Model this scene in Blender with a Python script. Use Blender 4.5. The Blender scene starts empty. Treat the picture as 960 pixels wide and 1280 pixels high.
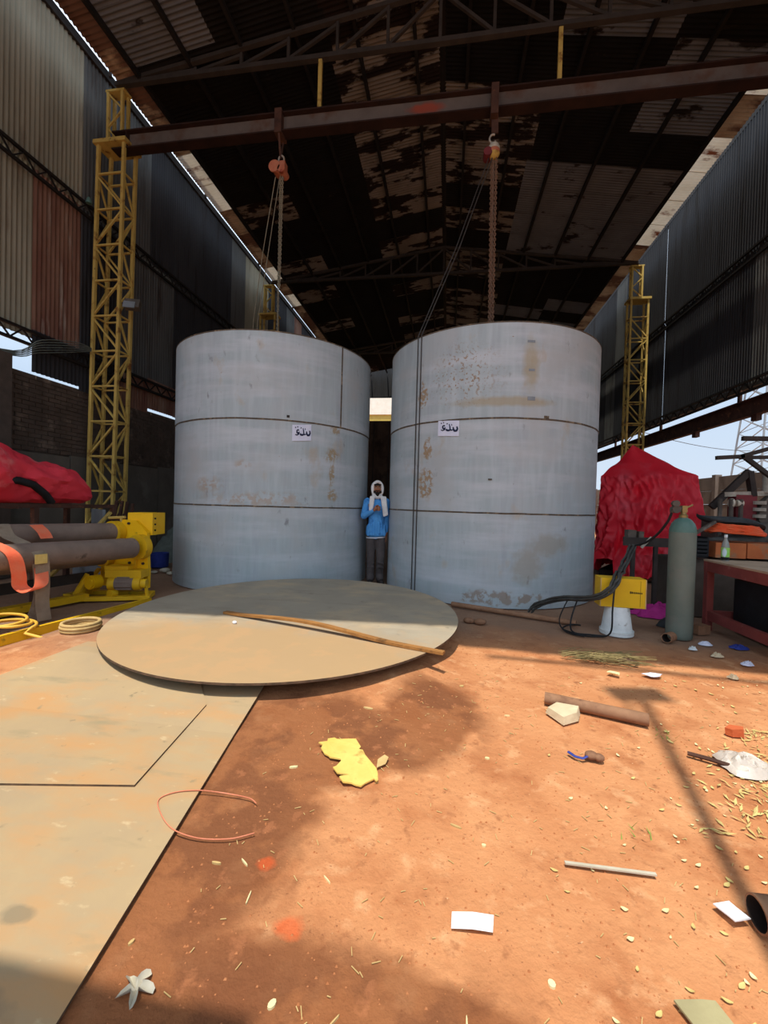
import bpy, math, random
from mathutils import Vector, Matrix, noise
random.seed(7)
R = math.radians
sc = bpy.context.scene
COL = sc.collection

# ------------------------------------------------------------------ camera, sky, sun, exposure
cam_d = bpy.data.cameras.new('camera'); cam = bpy.data.objects.new('camera', cam_d); COL.objects.link(cam)
cam_d.sensor_fit = 'VERTICAL'; cam_d.sensor_height = 36.0
cam_d.lens = 525.0 / 1280.0 * 36.0
cam_d.clip_start = 0.05; cam_d.clip_end = 500
cam.matrix_world = Matrix.Translation((0, 0, 1.325)) @ Matrix.Rotation(R(8.5), 4, 'Z') @ Matrix.Rotation(R(89.0), 4, 'X') @ Matrix.Rotation(R(1.56), 4, 'Z')
sc.camera = cam

w = bpy.data.worlds.new('world'); sc.world = w; w.use_nodes = True
nt = w.node_tree; nt.nodes.clear()
wo = nt.nodes.new('ShaderNodeOutputWorld'); wb = nt.nodes.new('ShaderNodeBackground')
tc = nt.nodes.new('ShaderNodeTexCoord'); sx = nt.nodes.new('ShaderNodeSeparateXYZ'); rp = nt.nodes.new('ShaderNodeValToRGB')
nt.links.new(tc.outputs['Generated'], sx.inputs[0]); nt.links.new(sx.outputs['Z'], rp.inputs[0])
# hazy noon sky: pale blue low down, brighter white haze higher up towards the sun
rp.color_ramp.elements[0].position = 0.0; rp.color_ramp.elements[0].color = (0.70, 0.80, 0.92, 1)
rp.color_ramp.elements[1].position = 0.22; rp.color_ramp.elements[1].color = (0.60, 0.75, 0.95, 1)
e_ = rp.color_ramp.elements.new(0.65); e_.color = (1.15, 1.32, 1.55, 1)
e_ = rp.color_ramp.elements.new(1.0); e_.color = (1.45, 1.6, 1.8, 1)
nt.links.new(rp.outputs[0], wb.inputs['Color']); nt.links.new(wb.outputs[0], wo.inputs['Surface'])
wb.inputs['Strength'].default_value = 1.0

SUN_EL, SUN_AZX = 71.2, 0.215
ts = Vector((-SUN_AZX * math.cos(R(SUN_EL)), -math.sqrt(1 - SUN_AZX ** 2) * math.cos(R(SUN_EL)), math.sin(R(SUN_EL))))
sl = bpy.data.lights.new('sun', 'SUN'); sl.energy = 4.4; sl.angle = R(0.6); sl.color = (1.0, 0.93, 0.80)
sun = bpy.data.objects.new('sun', sl); COL.objects.link(sun); sun.rotation_euler = ts.to_track_quat('Z', 'Y').to_euler()
sun.location = (0, -20, 40)

sc.view_settings.view_transform = 'Standard'; sc.view_settings.look = 'None'
sc.view_settings.gamma = 1.0; sc.view_settings.use_curve_mapping = False
sc.view_settings.exposure = 0.0

# ------------------------------------------------------------------ helpers: colour and materials
def lin(c):
    return tuple((x / 12.92 if x <= 0.04045 else ((x + 0.055) / 1.055) ** 2.4) for x in c)
def H(s):
    s = s.lstrip('#'); return lin([int(s[i:i + 2], 16) / 255 for i in (0, 2, 4)]) + (1,)

def blobmask(nt, pos, blobs, amt, scale, soft):
    """1 inside the ellipsoids (centre, radius), with a ragged edge from noise"""
    cur = None
    for c, r in blobs:
        a = nt.nodes.new('ShaderNodeVectorMath'); a.operation = 'SUBTRACT'; nt.links.new(pos, a.inputs[0]); a.inputs[1].default_value = c
        b = nt.nodes.new('ShaderNodeVectorMath'); b.operation = 'DIVIDE'; nt.links.new(a.outputs[0], b.inputs[0]); b.inputs[1].default_value = r
        l = nt.nodes.new('ShaderNodeVectorMath'); l.operation = 'LENGTH'; nt.links.new(b.outputs[0], l.inputs[0])
        if cur is None: cur = l.outputs['Value']
        else:
            m = nt.nodes.new('ShaderNodeMath'); m.operation = 'MINIMUM'; nt.links.new(cur, m.inputs[0]); nt.links.new(l.outputs['Value'], m.inputs[1]); cur = m.outputs[0]
    n = nt.nodes.new('ShaderNodeTexNoise'); n.inputs['Scale'].default_value = scale; n.inputs['Detail'].default_value = 6; nt.links.new(pos, n.inputs['Vector'])
    m = nt.nodes.new('ShaderNodeMath'); m.operation = 'MULTIPLY_ADD'; nt.links.new(n.outputs['Fac'], m.inputs[0]); m.inputs[1].default_value = amt; nt.links.new(cur, m.inputs[2])
    mr = nt.nodes.new('ShaderNodeMapRange'); nt.links.new(m.outputs[0], mr.inputs['Value'])
    mr.inputs['From Min'].default_value = 1 + amt * 0.5 - soft; mr.inputs['From Max'].default_value = 1 + amt * 0.5 + soft
    mr.inputs['To Min'].default_value = 1; mr.inputs['To Max'].default_value = 0
    return mr.outputs[0]

def pm(name, c1, c2=None, scale=6.0, rough=0.8, metal=0.0, bump=0.15, stretch=(1, 1, 1), spots=(), blobs=(), lo=0.35, hi=0.65, bscale=None, spec=0.3, obj=False, trans=0.0, glow=0.0):
    """procedural material. spots: (colour, noise scale, threshold, softness, stretch); blobs: (colour, [(c, r)], noise amount, noise scale, softness, opacity)"""
    m = bpy.data.materials.new(name); m.use_nodes = True; nt = m.node_tree
    bs = nt.nodes['Principled BSDF']; L = nt.links.new
    if obj:
        g = nt.nodes.new('ShaderNodeTexCoord'); pos = g.outputs['Object']
    else:
        g = nt.nodes.new('ShaderNodeNewGeometry'); pos = g.outputs['Position']
    c1 = H(c1) if isinstance(c1, str) else c1; c2 = c1 if c2 is None else (H(c2) if isinstance(c2, str) else c2)
    def nz(sca, st):
        mp = nt.nodes.new('ShaderNodeMapping'); mp.inputs['Scale'].default_value = st; L(pos, mp.inputs['Vector'])
        n = nt.nodes.new('ShaderNodeTexNoise'); n.inputs['Scale'].default_value = sca; n.inputs['Detail'].default_value = 7; n.inputs['Roughness'].default_value = 0.6
        L(mp.outputs[0], n.inputs['Vector']); return n.outputs['Fac']
    f = nz(scale, stretch)
    r = nt.nodes.new('ShaderNodeValToRGB'); L(f, r.inputs[0])
    r.color_ramp.elements[0].position = lo; r.color_ramp.elements[0].color = c1
    r.color_ramp.elements[1].position = hi; r.color_ramp.elements[1].color = c2
    out = r.outputs[0]
    def mix(fac, col, out):
        mx = nt.nodes.new('ShaderNodeMix'); mx.data_type = 'RGBA'; L(fac, mx.inputs[0]); L(out, mx.inputs[6]); mx.inputs[7].default_value = H(col) if isinstance(col, str) else col
        return mx.outputs[2]
    for (col, sca, th, soft, st) in spots:
        ff = nz(sca, st); mr = nt.nodes.new('ShaderNodeMapRange'); L(ff, mr.inputs['Value'])
        mr.inputs['From Min'].default_value = th - soft; mr.inputs['From Max'].default_value = th + soft
        out = mix(mr.outputs[0], col, out)
    for (col, bl, amt, sca, soft, op, *sp) in blobs:
        k = blobmask(nt, pos, bl, amt, sca, soft)
        if sp:
            mr = nt.nodes.new('ShaderNodeMapRange'); L(nz(sp[0][0], (1, 1, 1)), mr.inputs['Value']); mr.inputs['From Min'].default_value = sp[0][1] - .03; mr.inputs['From Max'].default_value = sp[0][1] + .03
            ml = nt.nodes.new('ShaderNodeMath'); ml.operation = 'MULTIPLY'; L(k, ml.inputs[0]); L(mr.outputs[0], ml.inputs[1]); k = ml.outputs[0]
        mm = nt.nodes.new('ShaderNodeMath'); mm.operation = 'MULTIPLY'; L(k, mm.inputs[0]); mm.inputs[1].default_value = op
        out = mix(mm.outputs[0], col, out)
    L(out, bs.inputs['Base Color'])
    bs.inputs['Roughness'].default_value = rough; bs.inputs['Metallic'].default_value = metal
    bs.inputs['Specular IOR Level'].default_value = spec
    if trans: bs.inputs['Transmission Weight'].default_value = trans
    if bump:
        b = nt.nodes.new('ShaderNodeBump'); b.inputs['Strength'].default_value = bump; b.inputs['Distance'].default_value = 0.02
        L(nz(bscale or scale * 3, stretch), b.inputs['Height']); L(b.outputs[0], bs.inputs['Normal'])
    if glow:   # translucent share that brightens the eave strip in place of bounced daylight
        tb = nt.nodes.new('ShaderNodeBsdfTranslucent'); L(out, tb.inputs['Color']); ms = nt.nodes.new('ShaderNodeMixShader'); ms.inputs[0].default_value = glow
        L(bs.outputs[0], ms.inputs[1]); L(tb.outputs[0], ms.inputs[2]); L(ms.outputs[0], nt.nodes['Material Output'].inputs['Surface'])
    return m

# ------------------------------------------------------------------ helpers: meshes and objects
class MB:
    def __init__(s): s.v = []; s.f = []
    def add(s, vs, fs):
        o = len(s.v); s.v += [Vector(p) for p in vs]; s.f += [tuple(i + o for i in f) for f in fs]; return s
    def box(s, c, size, rz=0.0, rx=0.0):
        m = Matrix.Rotation(rz, 3, 'Z') @ Matrix.Rotation(rx, 3, 'X'); c = Vector(c); a, b, d = [x / 2 for x in size]
        vs = [c + m @ Vector((x * a, y * b, z * d)) for x, y, z in ((-1,-1,-1),(1,-1,-1),(1,1,-1),(-1,1,-1),(-1,-1,1),(1,-1,1),(1,1,1),(-1,1,1))]
        return s.add(vs, [(0,3,2,1),(4,5,6,7),(0,1,5,4),(1,2,6,5),(2,3,7,6),(3,0,4,7)])
    def bar(s, p, q, w, h, up=(0, 0, 1)):
        p, q, up = Vector(p), Vector(q), Vector(up); d = (q - p).normalized()
        if abs(d.dot(up)) > 0.98: up = Vector((0, 1, 0))
        a = d.cross(up).normalized() * w / 2; b = a.cross(d).normalized() * h / 2
        vs = [p - a - b, p + a - b, p + a + b, p - a + b, q - a - b, q + a - b, q + a + b, q - a + b]
        return s.add(vs, [(0,1,2,3),(4,7,6,5),(0,4,5,1),(1,5,6,2),(2,6,7,3),(3,7,4,0)])
    def tube(s, pts, r, n=8, closed=False, flat=None):
        pts = [Vector(p) for p in pts]; N = len(pts); rs = r if isinstance(r, (list, tuple)) else [r] * N
        o = len(s.v); u = None
        for i in range(N):
            if closed: t = pts[(i + 1) % N] - pts[i - 1]
            else: t = pts[min(i + 1, N - 1)] - pts[max(i - 1, 0)]
            t = t.normalized() if t.length > 1e-9 else Vector((0, 0, 1))
            if u is None:
                u = t.cross(Vector((0, 0, 1)));
                if u.length < 0.05: u = t.cross(Vector((0, 1, 0)))
            u = (u - t * u.dot(t)).normalized(); b = t.cross(u)
            for k in range(n):
                a = 2 * math.pi * k / n; e = flat if flat else 1.0
                s.v.append(pts[i] + u * (math.cos(a) * rs[i]) + b * (math.sin(a) * rs[i] * e))
        for i in range(N if closed else N - 1):
            j = (i + 1) % N
            for k in range(n):
                l = (k + 1) % n; s.f.append((o + i * n + k, o + i * n + l, o + j * n + l, o + j * n + k))
        if not closed:
            s.f.append(tuple(o + k for k in reversed(range(n)))); s.f.append(tuple(o + (N - 1) * n + k for k in range(n)))
        return s
    def cyl(s, p, q, r, n=16, r2=None): return s.tube([p, q], [r, r if r2 is None else r2], n)
    def lathe(s, prof, c, n=24, cap=True):
        o = len(s.v); c = Vector(c)
        for r, z in prof:
            for k in range(n):
                a = 2 * math.pi * k / n; s.v.append(c + Vector((r * math.cos(a), r * math.sin(a), z)))
        for i in range(len(prof) - 1):
            for k in range(n):
                l = (k + 1) % n; s.f.append((o + i * n + k, o + i * n + l, o + (i + 1) * n + l, o + (i + 1) * n + k))
        if cap:
            s.f.append(tuple(o + k for k in reversed(range(n)))); s.f.append(tuple(o + (len(prof) - 1) * n + k for k in range(n)))
        return s
    def ball(s, c, r, nu=12, nv=8):
        c = Vector(c); r = Vector(r) if not isinstance(r, (int, float)) else Vector((r, r, r)); o = len(s.v)
        for i in range(nv + 1):
            t = math.pi * i / nv
            for k in range(nu):
                a = 2 * math.pi * k / nu
                s.v.append(c + Vector((r.x * math.sin(t) * math.cos(a), r.y * math.sin(t) * math.sin(a), -r.z * math.cos(t))))
        for i in range(nv):
            for k in range(nu):
                l = (k + 1) % nu; s.f.append((o + i * nu + k, o + i * nu + l, o + (i + 1) * nu + l, o + (i + 1) * nu + k))
        return s
    def grid(s, fn, nu, nv, wrap=False):
        o = len(s.v); cu = nu if wrap else nu + 1
        for j in range(nv + 1):
            for i in range(cu): s.v.append(Vector(fn(i / nu, j / nv)))
        for j in range(nv):
            for i in range(nu):
                i2 = (i + 1) % cu; s.f.append((o + j * cu + i, o + j * cu + i2, o + (j + 1) * cu + i2, o + (j + 1) * cu + i))
        return s
    def prism(s, poly, z0, z1, fn=None):
        n = len(poly); o = len(s.v)
        for z in (z0, z1):
            for p in poly: s.v.append(Vector((p[0], p[1], z)) if fn is None else Vector(fn(p, z)))
        s.f.append(tuple(o + i for i in reversed(range(n)))); s.f.append(tuple(o + n + i for i in range(n)))
        for i in range(n):
            j = (i + 1) % n; s.f.append((o + i, o + j, o + n + j, o + n + i))
        return s
    def mesh(s, name, mat, smooth=None, off=None):
        me = bpy.data.meshes.new(name); off = off or Vector((0, 0, 0))
        me.from_pydata([v - off for v in s.v], [], s.f); me.update()
        if mat: me.materials.append(mat)
        if smooth:
            me.polygons.foreach_set('use_smooth', [True] * len(me.polygons)); me.set_sharp_from_angle(angle=R(smooth))
        return me
    def build(s, name, mat, parent=None, smooth=None, loc=None):
        """parts are written in world coordinates; loc gives a top-level object its base point"""
        off = WL[parent.name] if parent else Vector(loc or (0, 0, 0))
        ob = bpy.data.objects.new(name, s.mesh(name, mat, smooth, off)); COL.objects.link(ob)
        if parent: ob.parent = parent; WL[ob.name] = off
        else: ob.location = off; WL[ob.name] = off
        return ob
WL = {}
def thing(name, label, cat, loc=(0, 0, 0), group=None):
    o = bpy.data.objects.new(name, None); COL.objects.link(o); o.location = loc; o.empty_display_size = 0.2
    WL[o.name] = Vector(loc); return tag(o, label, cat, group)
def tag(o, label=None, cat=None, group=None, kind=None):
    if label: o['label'] = label
    if cat: o['category'] = cat
    if group: o['group'] = group
    if kind: o['kind'] = kind
    return o
def struct(o): o['kind'] = 'structure'; return o
def stuff(o): o['kind'] = 'stuff'; return o
def inst(name, me, loc=(0, 0, 0), parent=None, rot=None):
    ob = bpy.data.objects.new(name, me); COL.objects.link(ob)
    ob.location = Vector(loc) - (WL[parent.name] if parent else Vector((0, 0, 0)))
    if rot: ob.rotation_euler = rot
    if parent: ob.parent = parent
    return ob
def copy_tree(o, loc, label=None, group=None):
    r = o.copy(); COL.objects.link(r); r.location = loc
    if label: r['label'] = label
    if group: r['group'] = group
    for ch in list(o.children):
        c = ch.copy(); COL.objects.link(c); c.parent = r
        for g in list(ch.children):
            d = g.copy(); COL.objects.link(d); d.parent = c
    return r
def spl(P, n=6):
    P = [Vector(p) for p in P]; Q = []
    for i in range(len(P) - 1):
        a, b, c, d = P[max(i - 1, 0)], P[i], P[i + 1], P[min(i + 2, len(P) - 1)]
        for k in range(n): t = k / n; Q.append(0.5 * ((2 * b) + (c - a) * t + (2 * a - 5 * b + 4 * c - d) * t * t + (3 * b - a - 3 * c + d) * t ** 3))
    return Q + [P[-1]]
def nse(x, y, z=0.0): return noise.noise(Vector((x, y, z)))
def remesh(name, mb, voxel, mat, parent, it=4):
    """one continuous skin over overlapping solids"""
    me = mb.mesh(name, None); ob = bpy.data.objects.new(name, me); COL.objects.link(ob)
    m = ob.modifiers.new('r', 'REMESH'); m.mode = 'VOXEL'; m.voxel_size = voxel
    sm = ob.modifiers.new('s', 'SMOOTH'); sm.iterations = it; sm.factor = 0.5
    bpy.context.view_layer.update(); dg = bpy.context.evaluated_depsgraph_get()
    new = bpy.data.meshes.new_from_object(ob.evaluated_get(dg)); ob.modifiers.clear(); ob.data = new; bpy.data.meshes.remove(me)
    off = WL[parent.name]; new.transform(Matrix.Translation(-off)); new.name = name
    new.materials.clear(); new.materials.append(mat); new.polygons.foreach_set('use_smooth', [True] * len(new.polygons))
    ob.parent = parent; WL[ob.name] = off; return ob
def cap(mb, p, q, r1, r2, n=12):
    """tapered limb with round ends"""
    p, q = Vector(p), Vector(q); d = (q - p).normalized(); P = []; rr = []
    for a in (-90, -60, -30, 0): P.append(p + d * r1 * math.sin(R(a))); rr.append(max(r1 * math.cos(R(a)), 0.0015))
    for a in (0, 30, 60, 90): P.append(q + d * r2 * math.sin(R(a))); rr.append(max(r2 * math.cos(R(a)), 0.0015))
    mb.tube(P, rr, n); return mb

# ------------------------------------------------------------------ materials
M = {}
WET = [((-0.78, 2.3, 0), (0.5, 0.45, 9)), ((-0.06, 2.72, 0), (0.30, 0.42, 9)), ((-0.35, 2.35, 0), (.35, .3, 9)), ((-0.88, 1.6, 0), (0.36, 0.6, 9)), ((-0.45, 1.0, 0), (0.65, 0.22, 9)), ((0.05, 1.02, 0), (0.26, 0.15, 9))]
M['earth'] = pm('red_earth', '#bb7d52', '#cb9063', 1.6, 0.95, bump=0.6, bscale=26,
    spots=[('#a5663f', 2.6, 0.60, 0.09, (1, 1, 1)), ('#d6a377', 6, 0.64, 0.08, (1, 1, 1)), ('#97603e', 11, 0.66, 0.07, (1, 1, 1)), ('#7d4e34', 70, 0.68, 0.05, (1, 1, 1)), ('#dcb48c', 55, 0.72, 0.04, (1, 1, 1))],
    blobs=[('#84502f', WET, 1.2, 2.4, 0.13, 0.82), ('#6c4129', WET, 1.0, 6.0, 0.5, 0.65, (2.2, .50)), ('#b5754f', WET, .8, 6.0, 0.5, 0.4, (9, .62)), ('#d0582a', [((-0.45, 1.24, 0), (0.045, 0.03, 9)), ((-0.62, 1.45, 0), (0.03, 0.025, 9))], 1.6, 26, 0.4, 0.6),
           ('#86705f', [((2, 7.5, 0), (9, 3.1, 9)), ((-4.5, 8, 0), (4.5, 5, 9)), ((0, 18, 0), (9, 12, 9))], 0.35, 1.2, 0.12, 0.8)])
M['plate'] = pm('dusty_steel_plate', '#b09874', '#a69173', 2.2, 0.75, bump=0.06, bscale=30,
    spots=[('#b98f62', 1.7, 0.56, 0.10, (1, 2.2, 1)), ('#9a8a6c', 3.1, 0.64, 0.06, (.6, 2, 1)), ('#8d7d62', 11, 0.69, 0.04, (1, 1, 1)), ('#c3ad89', 7, 0.68, 0.05, (1, 2, 1))],
    blobs=[('#7f745f', [((-1.45, 1.02, 0), (.10, .06, 9)), ((-1.30, 1.12, 0), (.05, .03, 9)), ((-1.2, .88, 0), (.12, .05, 9))], 1.5, 12, .25, .7)])
M['disc'] = pm('disc_plate', '#a89d8a', '#9e9381', 2.0, 0.7, bump=0.05, bscale=30,
    spots=[('#bba688', 1.5, 0.60, 0.10, (1, 1.6, 1)), ('#978d7b', 2.7, 0.62, 0.08, (.6, 2, 1)), ('#857c6c', 8, 0.70, 0.04, (1, 1, 1))],
    blobs=[('#b0916a', [((-1.6, 3.0, 0), (1.7, .72, 9))], .9, 3.5, .3, .9), ('#b8946c', [((-1.6, 3.1, 0), (1.7, .8, 9))], 1.0, 3.0, .4, .6, (3, .55))])  # sunlit tan of the near part painted into the plate colour
M['edge'] = pm('plate_edge', '#4a3c30', '#6b5442', 20, 0.8)
TANKBASE = dict(c1='#a3b1b6', c2='#b2bfc4', scale=3.0, rough=0.62, bump=0.03, stretch=(3.0, 3.0, 0.35), spec=0.35)
TSP = [('#a0aab2', 3.0, 0.60, 0.12, (3, 3, .25)), ('#c3cad0', 1.1, 0.60, 0.14, (.5, .5, 4)), ('#aeb4b6', 1.3, 0.58, 0.10, (1, 1, 1)), ('#b0a594', 1.9, 0.67, 0.06, (1, 1, .6)), ('#8a8f93', 7, 0.69, 0.04, (1, 1, .5)), ('#6a6b6c', 15, 0.735, 0.02, (1.4, 1.4, .6)), ('#8f7350', 11, 0.745, 0.02, (1, 1, 1))]
M['tank1'] = pm('mill_steel_left', **TANKBASE, spots=TSP, blobs=[
    ('#9d8457', [((-1.765, 6.26, 2.05), (.10, .12, .10)), ((-1.755, 6.27, 1.75), (.05, .05, .16)), ((-1.75, 6.28, 1.45), (.07, .1, .09)), ((-1.73, 6.3, 2.45), (.08, .1, .06))], 1.6, 12, 0.3, 0.75, (20, .45)),
    ('#a8927c', [((-2.59, 5.7, 1.36), (.8, .3, .09)), ((-3.43, 5.65, 1.55), (.22, .2, .10)), ((-2.9, 5.62, 1.85), (.1, .1, .05))], 1.6, 8, 0.4, 0.6, (9, .48))])
M['tank2'] = pm('mill_steel_right', **TANKBASE, spots=TSP, blobs=[
    ('#a2936f', [((1.03, 5.72, 3.22), (.10, .2, .30)), ((.75, 5.68, 2.72), (.7, .2, .06))], 0.9, 9, 0.35, 0.65),
    ('#8f6f45', [((.15, 5.77, 3.10), (.42, .3, .34))], 1.0, 6, 0.5, 0.85, (26, .58)), ('#9a7a4c', [((-.3, 5.98, 2.12), (.06, .1, .16)), ((-.38, 6.05, 2.9), (.08, .1, .16)), ((-.33, 6.0, 1.65), (.16, .1, .2))], 1.7, 14, 0.18, 0.8, (18, .48)),
    ('#8d7660', [((.75, 5.68, .13), (.55, .2, .09))], 1.7, 9, 0.15, 0.7, (7, .47)), ('#9d9484', [((1.35, 5.83, .85), (.3, .2, .14)), ((1.05, 5.75, .55), (.2, .2, .2))], 1.5, 9, 0.3, 0.55)])
M['weld'] = pm('weld_seam', '#4b463e', '#665848', 18, 0.8, spots=[('#8e7d66', 9, 0.6, 0.05, (1, 1, 1))])
M['tank_in'] = pm('tank_inside', '#6f5d50', '#857365', 4, 0.8)
M['yellow'] = pm('yellow_paint', '#d9a916', '#e6b81f', 6, 0.5, bump=0.05, spots=[('#6e5a26', 7, 0.68, 0.05, (1, 1, 1))])
M['yellow_bright'] = pm('bright_yellow_paint', '#f0b90c', '#f5c415', 6, 0.45, bump=0.03, spots=[('#7d6a22', 9, 0.74, 0.03, (1, 1, 1))])
M['lattice'] = pm('weathered_yellow', '#c8ad5e', '#b89c52', 5, 0.65, bump=0.06, spots=[('#7a5026', 5, 0.63, 0.06, (1, 1, 1)), ('#5b4a30', 11, 0.70, 0.04, (1, 1, 1))])
M['rust'] = pm('rusty_steel', '#3d2a23', '#573b2f', 5, 0.85, bump=0.15, spots=[('#8a5a3c', 8, 0.66, 0.06, (1, 1, 1))])
M['beam'] = pm('beam_paint', '#5b524c', '#6a6059', 2, 0.7, bump=0.05, spots=[('#56341f', 1.4, 0.60, 0.08, (1, 1, 1))], blobs=[('#96402a', [((-.55, 7.2, 8.12), (.28, .5, .09))], 1.0, 6, 0.3, 0.85)])
M['flange'] = pm('beam_flange', '#241713', '#35211a', 3, 0.85)
M['dark'] = pm('dark_steel', '#2a2624', '#3a3431', 6, 0.75)
M['truss'] = pm('truss_steel', '#332e2a', '#3f3833', 4, 0.8)
M['purlin'] = pm('purlin_steel', '#1a1715', '#24201d', 4, 0.85)
M['soot'] = pm('sooty_sheet', '#0c0b0b', '#151312', 2, 0.9, bump=0.05, spots=[('#2b2723', 1.3, 0.70, 0.03, (1, 2.5, 1))])
M['roof_grey'] = pm('grey_roof_sheet', '#6c7076', '#60646a', 1.8, 0.85, bump=0.05, spots=[('#1f1713', 1.1, 0.62, 0.025, (1, 2, 1))])
M['roof_pale'] = pm('pale_flaking_sheet', '#857f78', '#736c64', 1.5, 0.85, bump=0.05, spots=[('#1d120e', 1.25, 0.50, 0.02, (0.8, 2.2, 1))])
M['eave'] = pm('lit_eave_sheet', '#e2d8c8', '#cfc2ae', 1.6, 0.8, bump=0.05, glow=0.16, spots=[('#6b3a26', 0.8, 0.60, 0.03, (1, 1.6, 1))])  # pale tone and glow stand in for daylight bounced onto the eave
M['eave_rust'] = pm('rusty_eave_sheet', '#8a6b50', '#a98d70', 1.6, 0.8, bump=0.05, glow=0.05, spots=[('#5f4030', 0.9, 0.52, 0.04, (1, 1.6, 1))])
M['wall_pale'] = pm('pale_weathered_sheet', '#9d9986', '#868270', 1.6, 0.8, bump=0.04, stretch=(1, 1, .3), spots=[('#6b5a48', 1.6, 0.64, 0.08, (1, 2.5, .35))])
M['wall_grey'] = pm('grey_wall_sheet', '#5f605e', '#525351', 1.6, 0.8, bump=0.04, stretch=(1, 1, .3), spots=[('#3a3430', 1.5, 0.62, 0.08, (1, 3, .3))])
M['wall_dark'] = pm('dark_wall_sheet', '#37383b', '#2e2f32', 1.6, 0.85, bump=0.04, stretch=(1, 1, .3), spots=[('#221e1c', 1.5, 0.62, 0.08, (1, 3, .3))])
M['wall_rust'] = pm('rusty_wall_sheet', '#6b4438', '#8a6a58', 2.0, 0.85, bump=0.04, stretch=(1, 1.5, .3), spots=[('#a09488', 2.0, 0.63, 0.06, (1, 4, .3))])
M['brick'] = pm('old_brick', '#4d423a', '#61544a', 3, 0.95, bump=0.3, spots=[('#8a7a6c', 2.5, 0.66, 0.08, (1, 1, 1))])
M['mortar'] = pm('mortar', '#4c443d', '#5a5048', 6, 0.95)
M['dado'] = pm('dado_render', '#6e685f', '#5f5a52', 2, 0.9, spots=[('#857f78', 1.1, 0.63, 0.08, (1, 1, 1))])
M['dado_pale'] = pm('khaki_board', '#a89f78', '#968d6a', 6, 0.85)
M['backwall'] = pm('back_wall', '#4a3a30', '#5c483b', 2, 0.95, spots=[('#3a2c24', 1.4, 0.6, 0.06, (1, 1, .5))])
M['concrete'] = pm('compound_wall', '#6f6560', '#82766e', 1.4, 0.95, spots=[('#54453f', .9, 0.6, 0.08, (1, 1, .6))])
M['red_tarp'] = pm('red_tarpaulin', '#f3263a', '#e41f33', 2.5, 0.5, bump=0.25, bscale=7, spots=[('#ea5a68', 1.6, 0.64, 0.10, (1, 1, 1))], spec=0.4)
M['red_tarp_dusty'] = pm('dusty_red_tarpaulin', '#e0414f', '#d42f40', 3, 0.6, bump=0.25, bscale=9, spots=[('#dc8f8c', 2.6, 0.66, 0.10, (1, 1, 1))])
M['roller'] = pm('roller_steel', '#7a6a60', '#8c7a6e', 4, 0.6, bump=0.04, spots=[('#5f5048', 8, 0.66, 0.06, (1, 1, 1))])
M['orange_web'] = pm('orange_webbing', '#ee6c4a', '#e5805f', 9, 0.85, bump=0.2, bscale=80)
M['grey_web'] = pm('grey_webbing', '#8a7a68', '#9a8b78', 8, 0.9, bump=0.2, bscale=80, spots=[('#6f5a46', 5, 0.63, 0.08, (1, 1, 1))])
M['label_yellow'] = pm('yellow_tag', '#e2cc7e', '#d3b968', 12, 0.8)
M['hose_yellow'] = pm('yellow_hose', '#e8bb52', '#d9a83c', 8, 0.6)
M['wood'] = pm('weathered_wood', '#8d6134', '#a8763f', 6, 0.85, bump=0.2, stretch=(1, 5, 1), spots=[('#5e4226', 7, 0.63, 0.07, (1, 1, 1))])
M['pipe'] = pm('rusty_pipe', '#86624a', '#9a755a', 7, 0.85, bump=0.15, spots=[('#6a4a3a', 9, 0.62, 0.08, (1, 1, 1))])
M['pipe_dark'] = pm('dark_bore', '#231b18', '#2e2420', 8, 0.9)  # shade inside the pipes put into the bore colour
M['green_cyl'] = pm('green_cylinder_paint', '#657067', '#707a70', 5, 0.55, bump=0.05, spots=[('#71756c', 7, 0.62, 0.07, (1, 1, 1)), ('#4d5a52', 4, 0.66, 0.06, (1, 1, .5))])
M['green_top'] = pm('green_shoulder_paint', '#587a72', '#4f6c64', 6, 0.4)
M['brass'] = pm('brass', '#a08a5a', '#8a744a', 9, 0.45, metal=0.7)
M['white_plastic'] = pm('white_plastic', '#dfe6e6', '#c8d0d0', 7, 0.5, bump=0.03, spots=[('#7c7f78', 9, 0.66, 0.05, (1, 1, 1))])
M['carton'] = pm('yellow_carton', '#e3b91f', '#d8ae1e', 4, 0.7, bump=0.03, spots=[('#c9a545', 3, 0.62, 0.08, (1, 1, 1))])
M['ink'] = pm('dark_ink', '#3a3416', '#4a431f', 30, 0.8, bump=0)
M['ink_blue'] = pm('blue_black_ink', '#1c2440', '#2a3350', 30, 0.8, bump=0)
M['paper'] = pm('white_paper', '#eceef4', '#e3e6ee', 8, 0.85, bump=0.02)
M['paper_blue'] = pm('notice_paper', '#dfe4f4', '#d2d9ee', 9, 0.85, bump=0.02)
M['table_red'] = pm('oxide_red_paint', '#7d3c38', '#8b4640', 5, 0.65, bump=0.05, spots=[('#96625a', 6, 0.66, 0.06, (1, 1, 1))])
M['table_top'] = pm('bench_top', '#b9a189', '#a8917a', 4, 0.8, spots=[('#8f7a66', 3, 0.63, 0.08, (1, 1, 1))])
M['black'] = pm('black_plastic', '#17181a', '#202225', 9, 0.6)
M['black_cloth'] = pm('dark_cloth', '#34383b', '#44494b', 6, 0.9, bump=0.3)
M['orange_cable'] = pm('orange_cable', '#f0592c', '#e0683c', 12, 0.6)
M['cable'] = pm('grey_black_cable', '#3b3c3a', '#4d4e4a', 14, 0.7)
M['orange_block'] = pm('orange_block', '#c97343', '#b8653b', 5, 0.9, bump=0.2, spots=[('#8f7a60', 4, 0.6, 0.07, (1, 1, 1))])
M['machine'] = pm('greasy_machine', '#4b453f', '#5f5850', 6, 0.7, bump=0.2, spots=[('#7a7066', 6, 0.64, 0.06, (1, 1, 1))])
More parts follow.
